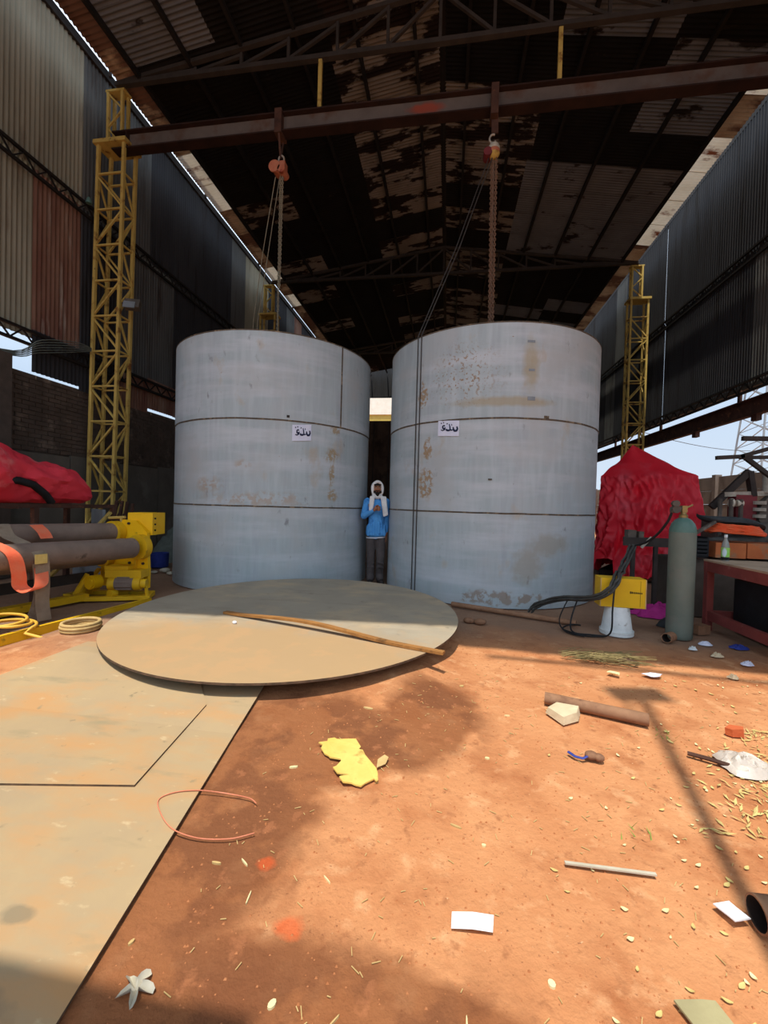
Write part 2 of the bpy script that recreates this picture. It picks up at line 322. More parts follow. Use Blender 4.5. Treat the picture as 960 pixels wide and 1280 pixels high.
M['machine_red'] = pm('faded_red_paint', '#6b2c30', '#7d3338', 8, 0.7)
M['pale_metal'] = pm('pale_metal', '#b5b0a4', '#8d887c', 10, 0.55)
M['pink'] = pm('magenta_cloth', '#c0348f', '#a82a7c', 9, 0.85, bump=0.4)
M['blue'] = pm('blue_plastic', '#2b3a86', '#34449a', 12, 0.6)
M['net'] = pm('grey_green_netting', '#5b625c', '#6d746d', 8, 0.95, bump=0.6, bscale=30)
M['skin'] = pm('skin', '#8d5a40', '#9a664a', 30, 0.6, bump=0.02)
M['hair'] = pm('black_hair', '#14100e', '#1e1815', 60, 0.8)
M['shirt'] = pm('blue_cotton', '#4b94d6', '#59a2e0', 7, 0.9, bump=0.3, bscale=14, spots=[('#2f6fb2', 9, 0.62, 0.08, (1, 1, 1))])
M['trousers'] = pm('dark_trousers', '#4a4342', '#57504e', 8, 0.9, bump=0.3, bscale=14)
M['scarf'] = pm('white_cotton', '#e6e4e2', '#d5d2d0', 12, 0.9, bump=0.3, bscale=30)
M['shoe'] = pm('dark_shoe', '#2b2523', '#3a3330', 14, 0.7)
M['hem'] = pm('pale_hem', '#c9cdd2', '#bfc4ca', 20, 0.9)
M['chain'] = pm('galvanised_chain', '#8f8a78', '#a39c86', 20, 0.5, metal=0.4)
M['chain_rust'] = pm('rusty_chain', '#7d6250', '#8f7460', 20, 0.7, metal=0.2)
M['chain_dark'] = pm('oily_chain', '#3c3a38', '#4a4744', 20, 0.6)
M['hoist'] = pm('faded_orange_hoist', '#c07a5c', '#b0644a', 9, 0.6, spots=[('#8a3a2c', 6, 0.6, 0.05, (1, 1, 1))])
M['hoist_white'] = pm('chalky_paint', '#c9c3b2', '#b5ae9c', 9, 0.6)
M['ycard'] = pm('yellow_board', '#e8c870', '#dcb95e', 6, 0.85, bump=0.05, spots=[('#b89a50', 9, 0.64, 0.06, (1, 1, 1))])
M['stone'] = pm('pale_stone', '#d8c8a8', '#c4b494', 9, 0.9, bump=0.3)
M['brickred'] = pm('broken_brick', '#b8552f', '#c86a40', 9, 0.95, bump=0.3)
M['clod'] = pm('soil_crumb', '#a3663f', '#b97c52', 30, .95)
M['film'] = pm('clear_film', '#cfc6bd', '#b9aea4', 6, 0.35, bump=0.4, bscale=16, spec=0.5)
M['leaf'] = pm('dry_leaf', '#cdbd7c', '#bda768', 5, 0.8, bump=0.05)
M['leaf_pale'] = pm('bleached_leaf', '#e2d8a8', '#d6ca94', 5, 0.8, bump=0.05)
M['straw'] = pm('straw', '#c9ae78', '#b89a64', 9, 0.9)
M['grass'] = pm('dry_grass', '#8f7f56', '#7c6e48', 12, 0.9)
M['green'] = pm('fresh_green', '#6f8a3a', '#7f9a48', 9, 0.85)
M['pinkwire'] = pm('pink_wire', '#d98a6c', '#cf7a5c', 12, 0.6)
M['galv'] = pm('galvanised_angle', '#8e959a', '#7d8489', 7, 0.5, metal=0.2)
M['white_sheet'] = pm('white_cladding', '#e9e8de', '#dfddd0', 3, 0.7)
M['yellow_trim'] = pm('yellow_band', '#bfae5c', '#b3a150', 3, 0.7)

# ------------------------------------------------------------------ large structure: ground
def sstep(a, b, x): k = min(1, max(0, (x - a) / (b - a))); return k * k * (3 - 2 * k)
def ramp(x, y):
    """low rise of packed earth under the round plate"""
    return 0.085 * min(1, max(0, (y - 2.2) / 0.9)) * (1 - sstep(4.8, 5.5, y)) * sstep(-3.9, -3.4, x) * (1 - sstep(-0.35, 0.30, x))
def gz(x, y): return ramp(x, y) + 0.006 * nse(x * 1.1, y * 1.1) + 0.004 * nse(x * 4, y * 4, 3) - 0.012
def axis(a, fine0, fine1, b, df, dc):
    out = []; x = a
    while x < b: out.append(x); x += df if fine0 <= x < fine1 else dc
    out.append(b); return out
gx = axis(-60, -5, 5, 70, 0.06, 2.5); gy = axis(-12, 0, 9, 90, 0.06, 2.5)
mb = MB(); nx = len(gx)
for y in gy:
    for x in gx: mb.v.append(Vector((x, y, gz(x, y))))
for j in range(len(gy) - 1):
    for i in range(nx - 1): mb.f.append((j * nx + i, j * nx + i + 1, (j + 1) * nx + i + 1, (j + 1) * nx + i))
struct(mb.build('floor', M['earth'], smooth=180))

# ------------------------------------------------------------------ shed: walls, roof, frame
XL, XR, Y0, Y1 = -7.05, 6.22, 0.66, 26.2
PITCH = 0.93
ROWS = [Y0 + PITCH * k for k in range(28)]
RX, RZ, EZ, EL, ER = -0.35, 10.27, 9.27, -6.45, 5.76
def rz_(x): return RZ - (abs(x - RX)) * (RZ - EZ) / 6.11
_wm = {}
def wall_sheet_mesh(h, mat, side):
    k = (round(h, 3), mat, side)
    if k not in _wm:
        mb = MB(); n = 11; p = PITCH / n; pts = []
        for i in range(n): pts += [(i * p, -0.011), (i * p + p * .3, -0.011), (i * p + p * .5, 0.011), (i * p + p * .8, 0.011)]
        pts.append((PITCH + 0.02, -0.011))
        for z in (0, h):
            for u, a in pts: mb.v.append(Vector((a * side, u, z)))
        m = len(pts)
        for i in range(m - 1): mb.f.append((i, i + 1, m + i + 1, m + i))
        _wm[k] = mb.mesh('corrugated_sheet', M[mat], 60)
    return _wm[k]
_rm = {}
def roof_sheet_mesh(x0, x1, mat, ez=0.0):
    k = (x0, x1, mat)
    if k not in _rm:
        mb = MB(); n = 11; p = PITCH / n; pts = []
        for i in range(n): pts += [(i * p, -0.011), (i * p + p * .3, -0.011), (i * p + p * .5, 0.011), (i * p + p * .8, 0.011)]
        pts.append((PITCH + 0.02, -0.011))
        for x in (x0, x1):
            for u, a in pts: mb.v.append(Vector((x, u, rz_(x) + a + ez)))
        m = len(pts)
        for i in range(m - 1): mb.f.append((i, i + 1, m + i + 1, m + i))
        _rm[k] = mb.mesh('corrugated_sheet', M[mat], 60)
    return _rm[k]

# left wall: brick lower part, panels, corrugated sheets above
mb = MB(); mb.box((XL - 0.22, (5.72 + Y1) / 2, 1.70), (0.30, Y1 - 5.72, 3.40)); mb.box((XL - 0.22, (Y0 + 5.1) / 2, 1.70), (0.30, 5.1 - Y0, 3.4))
mb.box((XL - 0.08, 5.41, 1.77), (0.56, 0.62, 3.54))
wl = struct(mb.build('wall_left', M['mortar']))
bmesh_ = MB().box((0, 0, 0), (0.05, 0.225, 0.066)).mesh('brick', M['brick'])
cnt = 0; rest = MB(); cand = []
for c in range(44):
    z = 0.06 + c * 0.0765
    for k in range(64):
        y = 5.85 + k * 0.238 + (0.119 if c % 2 else 0)
        if y > 20.5 or z < 2.1 or z > 3.38: continue
        cand.append((y, z))
cand.sort()
for i, (y, z) in enumerate(cand):
    x = XL - 0.075 + random.uniform(-0.008, 0.008)
    if i < 300: inst('brick', bmesh_, (x, y, z), wl, (random.uniform(-.02, .02), 0, random.uniform(-.02, .02)))
    else: rest.box((x, y, z), (0.05, 0.225, 0.066))
stuff(rest.build('brick_courses', M['brick'], wl))
for k in range(12):
    y = 5.78 + k * 1.22
    MB().box((XL - 0.04, y + 0.6, 1.03 + random.uniform(-.03, .03)), (0.05, 1.19, 2.06 + random.uniform(-.05, .05))).build('dado_panel', M['dado'], wl)
for k, y in enumerate(ROWS[:-1]):
    yc = y + PITCH / 2
    if yc < 6.0: up, mid = 'wall_pale', 'wall_pale'  # near sheets paler, far ones darker: daylight from the opening put into colour
    elif yc < 7.2: up, mid = 'wall_pale', 'wall_rust'
    elif yc < 8.2: up, mid = 'wall_grey', 'wall_dark'
    else: up, mid = random.choice(['wall_dark', 'wall_grey', 'wall_dark', 'wall_rust']), random.choice(['wall_dark', 'wall_dark', 'wall_grey'])
    if k in (14, 15): up = 'wall_pale'
    inst('corrugated_sheet', wall_sheet_mesh(3.03, up, 1), (XL - 0.03, y, 6.87), wl)
    inst('corrugated_sheet', wall_sheet_mesh(2.92, mid, 1), (XL - 0.055 + random.uniform(-.008, .008), y, 4.0), wl)
    if y > 5.8: inst('corrugated_sheet', wall_sheet_mesh(0.72, random.choice(['wall_rust', 'wall_dark']), 1), (XL - 0.03, y, (3.445 if k in (6, 9, 10) else 3.36) + random.uniform(-0.02, 0.01)), wl)
# eave flashing along the wall top
MB().box((XL - 0.02, (Y0 + Y1) / 2, 9.84), (0.10, Y1 - Y0, 0.16)).build('eave_angle', M['dark'], wl)

# right wall: sheets hang from 4 m up, open below
mb = MB(); mb.box((XR + 0.06, (Y0 + Y1) / 2, 9.90), (0.10, Y1 - Y0, 0.16)); mb.box((XR + 0.06, (Y0 + Y1) / 2, 4.04), (0.08, Y1 - Y0, 0.08))
wr = struct(mb.build('wall_right', M['dark']))
for k, y in enumerate(ROWS[:-1]):
    up = random.choice(['wall_dark', 'wall_dark', 'wall_grey']); mid = random.choice(['wall_dark', 'wall_dark', 'wall_grey'])
    sq = 0.975 if k == 13 else 1.0
    a = inst('corrugated_sheet', wall_sheet_mesh(3.05, up, -1), (XR + 0.02, y, 6.87), wr); b = inst('corrugated_sheet', wall_sheet_mesh(2.92, mid, -1), (XR + 0.045, y, 4.0), wr)
    if k == 13: a.scale = (1, 0.955, 1); b.scale = (1, 0.955, 1)
# rusty channel below the right sheeting
mb = MB(); mb.box((XR, 13.0, 3.54), (0.03, 26, 0.36)); mb.box((XR - 0.06, 13.0, 3.71), (0.12, 26, 0.025)); mb.box((XR - 0.06, 13.0, 3.37), (0.12, 26, 0.025))
chn = mb.build('side_channel', M['rust'], loc=(XR, 13, 3.54)); tag(chn, 'rusty channel beam running under the open right side sheeting', 'beam')
for y in (3, 6.5, 10.2, 13.6, 17, 20.4, 24): MB().box((XR, y, 3.85), (0.05, 0.08, 0.32)).build('hanger_plate', M['rust'], chn)
for y in (8.2, 9.6, 11.7): MB().box((XR - 0.05, y, 3.30), (0.10, 0.16, 0.12)).build('cleat', M['rust'], chn)

# back wall: brick, a lit gap, sheeting above
wbk = struct(MB().box((-0.4, Y1 + 0.15, 3.3), (13.6, 0.25, 6.6)).build('wall_back', M['backwall']))
for k in range(15):
    x = XL + PITCH * k
    o = inst('corrugated_sheet', wall_sheet_mesh(2.1, 'wall_dark', 1), (x + PITCH, Y1 + 0.1, 8.05), wbk, (0, 0, R(90)))
for k in range(14):
    MB().bar((XL + 0.4 + k * 0.97, Y1 + 0.02, 0.1), (XL + 0.4 + k * 0.97, Y1 + 0.02, 6.5), 0.05, 0.04).build('wall_post', M['dark'], wbk)
wh = thing('far_building', 'white clad building with a yellow band beyond the back wall', 'building', (-3, 40, 0))
MB().box((-4, 43, 5.2), (22, 6, 10.4)).build('wall', M['yellow_trim'], wh)
MB().box((-4, 39.95, 10.9), (22.2, 0.2, 1.9)).build('cladding', M['white_sheet'], wh); MB().box((-4, 43, 12.3), (22.6, 6.6, 0.3)).build('roof', M['pale_metal'], wh)

# roof
mb = MB(); mb.tube([(RX, Y0, RZ + 0.05), (RX, Y1, RZ + 0.05)], 0.09, 8)
ceil = struct(mb.build('ceiling', M['purlin']))
offs = [0.0, 2.05, 4.05, 5.63, 6.11]
for k, y in enumerate(ROWS[:-1]):
    for s in (-1, 1):
        for r in range(4):
            x0, x1 = RX + s * offs[r], RX + s * (offs[r + 1] + (.07 if r < 3 else 0))
            h = random.random()
            if r == 0: mat = 'roof_pale' if h < (0.50 if s < 0 else .66) else 'soot'
            elif r == 3: mat = ('eave' if (y < 13.5 and h < 0.9) else 'eave_rust') if s > 0 else ('eave_rust' if h < 0.7 else 'eave')
            elif s > 0: mat = {8: 'roof_grey', 9: 'roof_grey', 10: 'soot', 11: 'roof_grey', 12: 'roof_grey', 13: 'roof_grey', 14: 'roof_grey', 15: 'soot', 16: 'soot'}.get(k, 'soot' if h < 0.55 else 'roof_grey')
            else: mat = 'roof_grey' if (k in (5, 6) and r == 2) else ('soot' if h < 0.84 else 'roof_pale')
            if s > 0 and r == 1 and k in (8, 9): mat = 'soot'
            inst('corrugated_sheet', roof_sheet_mesh(x0, x1, mat), (0, y, random.uniform(0, .003)), ceil)
for s in (-1, 1):
    for d in (0.5, 1.55, 2.6, 3.6, 4.62, 5.63):
        x = RX + s * d
        MB().box((x, (Y0 + Y1) / 2, rz_(x) - 0.065), (0.06, Y1 - Y0, 0.10)).build('purlin', M['purlin'], ceil)
# unseen sheet added over the left eave gap to block the sun, and the rail in front of the roof edge
MB().box((-6.78, (Y0 + Y1) / 2, 10.32), (0.74, Y1 - Y0, 0.02)).build('sun_block_sheet', M['wall_dark'], ceil)
for k in range(9): MB().bar((-6.5, Y0 + 0.2 + k * 3.15, 9.22), (-6.5, Y0 + 0.2 + k * 3.15, 10.31), 0.04, 0.04).build('sun_block_post', M['dark'], ceil)
mb = MB(); mb.tube([(RX, Y0 - 0.22, RZ + 0.02), (ER, Y0 - 0.22, EZ + 0.02)], 0.035, 8)
for x in (0.5, 3, 5.5): mb.bar((x, Y0 - 0.22, rz_(x) + .02), (x, Y0 + 0.3, rz_(x) + .04), 0.03, 0.03)
mb.build('front_rail', M['rust'], ceil)
# roof trusses
def roof_truss(y, label):
    t = thing('roof_truss', label, 'truss', (RX, y, 9.22))
    MB().box((RX, y, 9.22), (12.3, 0.09, 0.08)).build('bottom_chord', M['truss'], t)
    for s in (-1, 1):
        MB().bar((RX + s * 6.1, y, 9.24), (RX, y, RZ - 0.17), 0.08, 0.07).build('top_chord', M['truss'], t)
        xs = [0.9 * i for i in range(1, 7)]
        for i, d in enumerate(xs):
            x = RX + s * d; zt = RZ - 0.17 - d * 0.169
            MB().bar((x, y, 9.24), (x, y, zt), 0.05, 0.05).build('post', M['truss'], t)
            if i < 5:
                x2 = RX + s * (d + 0.9) if True else x
                MB().bar((x, y + .01, zt - 0.03), (x2, y + .01, 9.27), 0.05, 0.05).build('diagonal', M['truss'], t)
        MB().bar((RX, y + .01, RZ - 0.2), (RX + s * 0.9, y + .01, 9.27), 0.05, 0.05).build('diagonal', M['truss'], t)
    MB().bar((RX, y, 9.24), (RX, y, RZ - 0.17), 0.05, 0.05).build('post', M['truss'], t)
roof_truss(7.31, 'nearest dark steel roof truss, directly above the crane beam')
roof_truss(14.5, 'second dark roof truss, behind the two tanks')
roof_truss(21.7, 'farthest dark roof truss, near the back wall')
# lattice rails along the walls
def girt(name, x, z, side):
    g = struct(MB().box((x, 13.4, z + 0.11), (0.05, 25.4, 0.045)).box((x, 13.4, z - 0.11), (0.05, 25.4, 0.045)).build(name, M['purlin']))
    me = MB().bar((0, 0, -0.10), (0, 0.2, 0.10), 0.022, 0.022).mesh('lacing_bar', M['purlin']); me2 = MB().bar((0, 0, 0.10), (0, 0.2, -0.10), 0.022, 0.022).mesh('lacing_bar', M['purlin'])
    for k in range(62): inst('lacing_bar', me if k % 2 else me2, (x, 4.8 + k * 0.2, z), g)
girt('trim_1', -7.0, 6.82, 1); girt('trim_2', -7.0, 3.96, 1); girt('trim_3', 6.17, 6.80, -1); girt('trim_4', 6.17, 4.02, -1)

# lattice columns
def lattice_column(x0, x1, y, lean, label, upper=True):
    d = 0.30; t = thing('lattice_column', label, 'column', ((x0 + x1) / 2, y + d / 2, 0)); ztop = 8.02; P = 0.67
    def px(x, z): return x + lean * z / 8.0
    MB().box(((x0 + x1) / 2, y + d / 2, 0.012), (x1 - x0 + 0.2, d + 0.2, 0.024)).build('base_plate', M['lattice'], t)
    for x in (x0, x1):
        for yy in (y, y + d): MB().bar((px(x, 0), yy, 0.02), (px(x, ztop), yy, ztop), 0.055, 0.055).build('corner_post', M['lattice'], t)
    n = 12
    for i in range(n):
        z = 0.1 + i * P; z2 = z + P - 0.04; fl = i % 2
        for yy in (y, y + d):
            if i: MB().bar((px(x0, z), yy, z), (px(x1, z), yy, z), 0.032, 0.032).build('rung', M['lattice'], t)
            a, b = (x0, x1) if fl else (x1, x0)
            if z2 < ztop: MB().bar((px(a, z), yy, z + .03), (px(b, z2), yy, z2), 0.032, 0.032).build('diagonal', M['lattice'], t)
        for x in (x0, x1):
            if i: MB().bar((px(x, z), y, z), (px(x, z), y + d, z), 0.03, 0.03).build('rung', M['lattice'], t)
            a, b = (y, y + d) if fl else (y + d, y)
            if z2 < ztop: MB().bar((px(x, z), a, z + .03), (px(x, z2), b, z2), 0.03, 0.03).build('diagonal', M['lattice'], t)
    MB().box((px((x0 + x1) / 2, 8), y + d / 2, 8.05), (x1 - x0 + 0.14, d + 0.14, 0.07)).build('head_plate', M['lattice'], t)
    for x in (px(x0, 8) + .06, px(x0, 8) + .36):
        for yy in (y + d * .5, y + d): MB().bar((x, yy, 8.08), (x, yy, 9.15), 0.05, 0.05).build('upper_post', M['lattice'], t)
    for i in range(3):
        z = 8.15 + i * 0.33; a, b = (px(x0, 8) + .06, px(x0, 8) + .36); a, b = (a, b) if i % 2 else (b, a)
        MB().bar((a, y + d * .5, z), (b, y + d * .5, z + .3), 0.03, 0.03).build('upper_diagonal', M['lattice'], t)
    MB().box((px(x0, 8) + .21, y + d * .75, 9.16), (.4, 0.2, 0.04)).build('cap_plate', M['lattice'], t)
    return t
lattice_column(-6.90, -6.36, 7.20, 0.14, 'yellow lattice steel column at left, behind the rolling machine')
lattice_column(-6.90, -6.36, 14.4, 0.06, 'yellow lattice column on the left wall, beyond the left tank')
lattice_column(5.58, 6.08, 14.4, 0.0, 'yellow lattice column on the right wall, above the red tarpaulin')
lattice_column(5.58, 6.08, 7.20, 0.0, 'yellow lattice column carrying the right end of the crane beam')

# crane beam with its two yellow hangers
t = thing('crane_beam', 'long rusty steel I-beam spanning the shed above both tanks', 'beam', (-0.3, 7.31, 8.1))
MB().box((-0.25, 7.31, 8.26), (12.5, 0.20, 0.025)).build('top_flange', M['flange'], t)
MB().box((-0.25, 7.31, 8.10), (12.5, 0.02, 0.30)).build('web', M['beam'], t)
MB().box((-0.25, 7.31, 7.945), (12.5, 0.20, 0.025)).build('bottom_flange', M['flange'], t)
for x in (-2.45, 1.61): MB().bar((x, 7.31, 8.27), (x, 7.31, 9.18), 0.065, 0.05).build('hanger', M['lattice'], t)
for x in (-6.2, 5.8):
    MB().box((x, 7.31, 8.11), (0.02, 0.19, 0.3)).build('end_stiffener', M['flange'], t)

# outer compound wall on the right, with panels and posts
ow = struct(MB().box((9.2, 17, 0.12), (0.25, 40, 0.24)).build('wall_outer', M['concrete']))
for k in range(13):
    y = -2 + k * 3.0
    MB().box((9.15, y, 1.33), (0.2, 0.2, 2.66)).build('wall_post', M['concrete'], ow)
    for j in range(5): MB().box((9.2, y + 1.5, 0.46 + j * 0.475), (0.09 + 0.02 * (j % 2), 2.8, 0.465)).build('wall_panel', M['concrete'], ow)
# electricity tower far off
t = thing('transmission_tower', 'hazy lattice electricity tower in the sky beyond the right wall', 'tower', (40.3, 60, 0))
def tw(z): return 3.2 - z * 0.075
for sx_, sy_ in ((-1, -1), (1, -1), (1, 1), (-1, 1)):
    MB().bar((40.3 + sx_ * tw(0), 60 + sy_ * tw(0), 0), (40.3 + sx_ * tw(26), 60 + sy_ * tw(26), 26), 0.16, 0.16).build('leg', M['galv'], t)
for i in range(13):
    z = i * 2.0; a, b = tw(z), tw(z + 2)
    for (p, q) in (((-1, -1), (1, -1)), ((1, -1), (1, 1)), ((1, 1), (-1, 1)), ((-1, 1), (-1, -1))):
        mb = MB(); mb.bar((40.3 + p[0] * a, 60 + p[1] * a, z), (40.3 + q[0] * b, 60 + q[1] * b, z + 2), 0.09, 0.09)
        mb.bar((40.3 + q[0] * a, 60 + q[1] * a, z), (40.3 + p[0] * b, 60 + p[1] * b, z + 2), 0.09, 0.09).build('cross_brace', M['galv'], t)
for z in (18, 22): MB().bar((34, 60, z), (46.6, 60, z), 0.25, 0.3).build('cross_arm', M['galv'], t)
mb = MB(); mb.tube([(6.0 + i * 2.2, 30 + 2 * i, 8.2 + 0.020 * (i - 7) ** 2) for i in range(15)], 0.03, 5)
tag(mb.build('power_line', M['dark'], loc=(20, 44, 9)), 'thin power line crossing the sky beyond the right opening', 'cable')

# ------------------------------------------------------------------ the two tanks
RT = 1.663
def tank(cx, cy, mat, label, vseams):
    t = thing('steel_tank', label, 'tank', (cx, cy, 0)); n = 120
    for i in range(3):
        z0, z1 = 1.25 * i, 1.25 * (i + 1); r = RT + (0.0, -0.004, 0.002)[i]
        z0 += 0.006 if i else 0.0
        MB().lathe([(r - .012, z0), (r, z0), (r, z1), (r - .012, z1), (r - .012, z0)], (cx, cy, 0), n, cap=False).build('shell_plate', mat, t, 40)
    for z in (1.253, 2.503):
        pr = [(RT - .016, z - .012), (RT + .004, z - .010), (RT + .008, z), (RT + .004, z + .010), (RT - .016, z + .012)]
        mb = MB(); o = 0
        for k in range(n):
            a = 2 * math.pi * k / n
            for r, zz in pr: mb.v.append(Vector((cx + (r + .002 * nse(k * .7, z)) * math.cos(a), cy + (r + .002 * nse(k * .7, z)) * math.sin(a), zz + .004 * nse(k * .4, z * 3))))
        m = len(pr)
        for k in range(n):
            l = (k + 1) % n
            for j in range(m - 1): mb.f.append((k * m + j, l * m + j, l * m + j + 1, k * m + j + 1))
        mb.build('weld_seam', M['weld'], t, 60)
    for ang, z0, z1 in vseams:
        a = R(ang); p = Vector((cx + (RT + .001) * math.cos(a), cy + (RT + .001) * math.sin(a), 0))
        MB().bar(p + Vector((0, 0, z0)), p + Vector((0, 0, z1)), 0.022, 0.016, up=(math.cos(a), math.sin(a), 0)).build('weld_seam', M['weld'], t)
    MB().lathe([(RT - .016, 3.742), (RT + .006, 3.742), (RT + .006, 3.758), (RT - .016, 3.758), (RT - .016, 3.742)], (cx, cy, 0), n, cap=False).build('rim', M['weld'], t, 40)
    return t
def on_tank(cx, cy, ang, z, r=RT): return Vector((cx + r * math.cos(R(ang)), cy + r * math.sin(R(ang)), z))
def notice(t, cx, cy, a0, a1, z0, z1, tilt):
    """sheet of paper taped on the curve, with brush lettering as flat strokes"""
    def pt(u, v, e): return on_tank(cx, cy, a0 + (a1 - a0) * u, z0 + (z1 - z0) * v + tilt * (u - .5), RT + e)
    p = MB().grid(lambda u, v: pt(u, v, 0.005 + 0.003 * abs(math.sin(u * 9 + v * 4))), 16, 8).build('paper_notice', M['paper_blue'], t, 60)
    p['label'] = 'white paper notice with dark hand lettering'
    def stroke(pts, wd):
        mb = MB(); P = []
        for i in range(len(pts) - 1):
            for k in range(4): P.append(Vector(pts[i]).lerp(Vector(pts[i + 1]), k / 4))
        P.append(Vector(pts[-1]))
        for i, q in enumerate(P):
            d = (P[min(i + 1, len(P) - 1)] - P[max(i - 1, 0)]).normalized(); nrm = Vector((-d.y, d.x)) * wd / 2 * (0.55 + 0.45 * math.sin(math.pi * (i + .5) / len(P)))
            for sgn in (-1, 1): mb.v.append(pt(q.x + nrm.x * sgn * .75, q.y + nrm.y * sgn, 0.0105))
        for i in range(len(P) - 1): mb.f.append((2 * i, 2 * i + 1, 2 * i + 3, 2 * i + 2))
        return mb
    S = [([(.90, .62), (.93, .46), (.88, .34), (.80, .33), (.75, .44), (.73, .58)], .13), ([(.73, .42), (.66, .38), (.60, .40), (.58, .60), (.55, .78)], .09),
         ([(.62, .40), (.52, .36), (.44, .38), (.40, .46)], .13), ([(.34, .62), (.30, .70), (.24, .64), (.24, .52), (.32, .46), (.35, .56), (.33, .42), (.24, .36), (.15, .40)], .10),
         ([(.14, .82), (.19, .84)], .09), ([(.25, .86), (.30, .87)], .08), ([(.42, .80), (.48, .79)], .08), ([(.66, .78), (.67, .66)], .05)]
    for pts, wd in S: stroke([(x, y, 0) for x, y in pts], wd).build('lettering', M['ink_blue'], p)
T1, T2 = (-3.084, 7.274), (0.666, 7.339)
t1 = tank(*T1, M['tank1'], 'grey steel tank shell on the left, vertical weld at its upper right', [(-32.2, 2.5, 3.74), (95, 1.25, 2.5), (60, 0.02, 1.25)])
t2 = tank(*T2, M['tank2'], 'rust-stained grey steel tank shell on the right, hand chains hanging down its front', [(70, 2.5, 3.74), (110, 1.25, 2.5), (80, 0.02, 1.25)])
notice(t1, *T1, -59.9, -50.1, 2.225, 2.460, 0.03)
notice(t2, *T2, -119.4, -108.7, 2.285, 2.495, -0.02)
for (a, z, sx_, sz_) in ((-94, 1.695, .05, .02), (-69.2, 2.53, .07, .035), (-76.8, 2.76, .10, .05), (-77.6, 3.50, .10, .03), (-77, 3.13, .08, .03)):
    p = on_tank(*T2, a, z, RT + .003); MB().box(p, (sx_, 0.006, sz_), R(a + 90)).build('scorch_patch', M['weld'] if sx_ < .08 else M['galv'], t2)
p = on_tank(*T1, -62, 2.56, RT + .004); MB().box(p, (.04, .012, .035), R(28)).build('lug', M['dark'], t1)

# ------------------------------------------------------------------ chain hoists
def chain(mb, p, q, link=0.05, wire=0.007, n=5):
    p, q = Vector(p), Vector(q); L_ = (q - p).length; N = max(2, int(L_ / (link * 0.78))); d = (q - p).normalized()
    u = d.cross(Vector((0, 1, 0.1))).normalized(); v = d.cross(u)
    for i in range(N):
        c = p + (q - p) * ((i + .5) / N); s = u if i % 2 else v; h = link / 2; b = link * .28
        pts = [c + d * h * .6 + s * b, c + d * h, c + d * h * .6 - s * b, c - d * h * .6 - s * b, c - d * h, c - d * h * .6 + s * b]
        mb.tube(pts, wire, 4, closed=True)
    return mb
def line(mb, pts, r): return mb.tube(pts, r, 6)
# left hoist
t = thing('chain_hoist', 'faded orange chain hoist hanging from the beam above the left tank', 'hoist', (-3.15, 7.31, 7.25))
MB().box((-3.17, 7.31, 8.10), (0.13, 0.26, 0.42)).build('beam_clamp', M['rust'], t)
MB().bar((-3.155, 7.2, 7.92), (-3.155, 7.31, 7.52), 0.035, 0.012).bar((-3.155, 7.42, 7.92), (-3.155, 7.31, 7.52), 0.035, 0.012).build('sling_strap', M['rust'], t)
mb = MB(); mb.tube([(-3.14 + .05 * math.cos(a), 7.31, 7.50 + .07 * math.sin(a)) for a in [R(x) for x in range(-80, 210, 24)]], 0.016, 8).build('top_hook', M['pale_metal'], t, 60)
mb = MB(); mb.cyl((-3.19, 7.23, 7.32), (-3.19, 7.39, 7.32), 0.10, 20); mb.box((-3.10, 7.31, 7.33), (0.10, 0.14, 0.20)).build('gear_case', M['hoist'], t, 40)
mb = MB(); mb.cyl((-3.23, 7.20, 7.32), (-3.23, 7.225, 7.32), 0.105, 20); mb.cyl((-3.10, 7.2, 7.27), (-3.10, 7.42, 7.27), 0.07, 16).build('hand_wheel', M['hoist'], t, 40)
mb = MB(); chain(mb, (-3.15, 7.31, 7.22), (-3.14, 7.31, 3.4), 0.05, 0.0085); chain(mb, (-3.11, 7.31, 7.22), (-3.125, 7.31, 5.2), 0.05, 0.0085)
mb.build('load_chain', M['chain'], t)
mb = MB(); line(mb, [(-3.24, 7.30, 7.2), (-3.6, 7.6, 6.0), (-3.9, 7.9, 4.9), (-4.15, 8.3, 3.85), (-4.1, 8.25, 3.0)], 0.008); line(mb, [(-3.17, 7.32, 7.2), (-3.5, 7.62, 6.0), (-3.82, 7.92, 4.9), (-4.08, 8.33, 3.85), (-4.0, 8.2, 3.0)], 0.008)
mb.build('hand_chain', M['chain'], t)
mb = MB(); mb.tube([(-3.14, 7.31, 3.42), (-3.14, 7.31, 3.3)] + [(-3.14 + .06 - .06 * math.cos(a), 7.31, 3.28 - .06 * math.sin(a)) for a in [R(x) for x in range(0, 230, 25)]], 0.016, 8).build('load_hook', M['dark'], t, 60)
# right hoist
t = thing('chain_hoist', 'red and white chain hoist hanging from the beam above the right tank', 'hoist', (0.60, 7.31, 7.3))
MB().box((0.585, 7.31, 8.06), (0.12, 0.26, 0.50)).bar((0.6, 7.31, 7.92), (0.61, 7.31, 7.58), 0.11, 0.03).build('beam_clamp', M['rust'], t)
mb = MB(); mb.tube([(0.58 + .055 * math.cos(a), 7.31, 7.50 + .07 * math.sin(a)) for a in [R(x) for x in range(60, 330, 24)]], 0.016, 8).build('top_hook', M['pale_metal'], t, 60)
mb = MB(); mb.lathe([(0.02, .10), (0.08, .085), (0.10, .03), (0.10, 0.0)], (0.60, 7.31, 7.30), 20).build('upper_case', M['hoist_white'], t, 40)
mb = MB(); mb.lathe([(0.098, 0.0), (0.104, -.03), (0.098, -.06)], (0.60, 7.31, 7.30), 20).build('red_band', M['hoist'], t, 40)
mb = MB(); mb.lathe([(0.02, -.13), (0.07, -.11), (0.10, -.06)], (0.60, 7.31, 7.30), 20).build('lower_case', M['lattice'], t, 40)
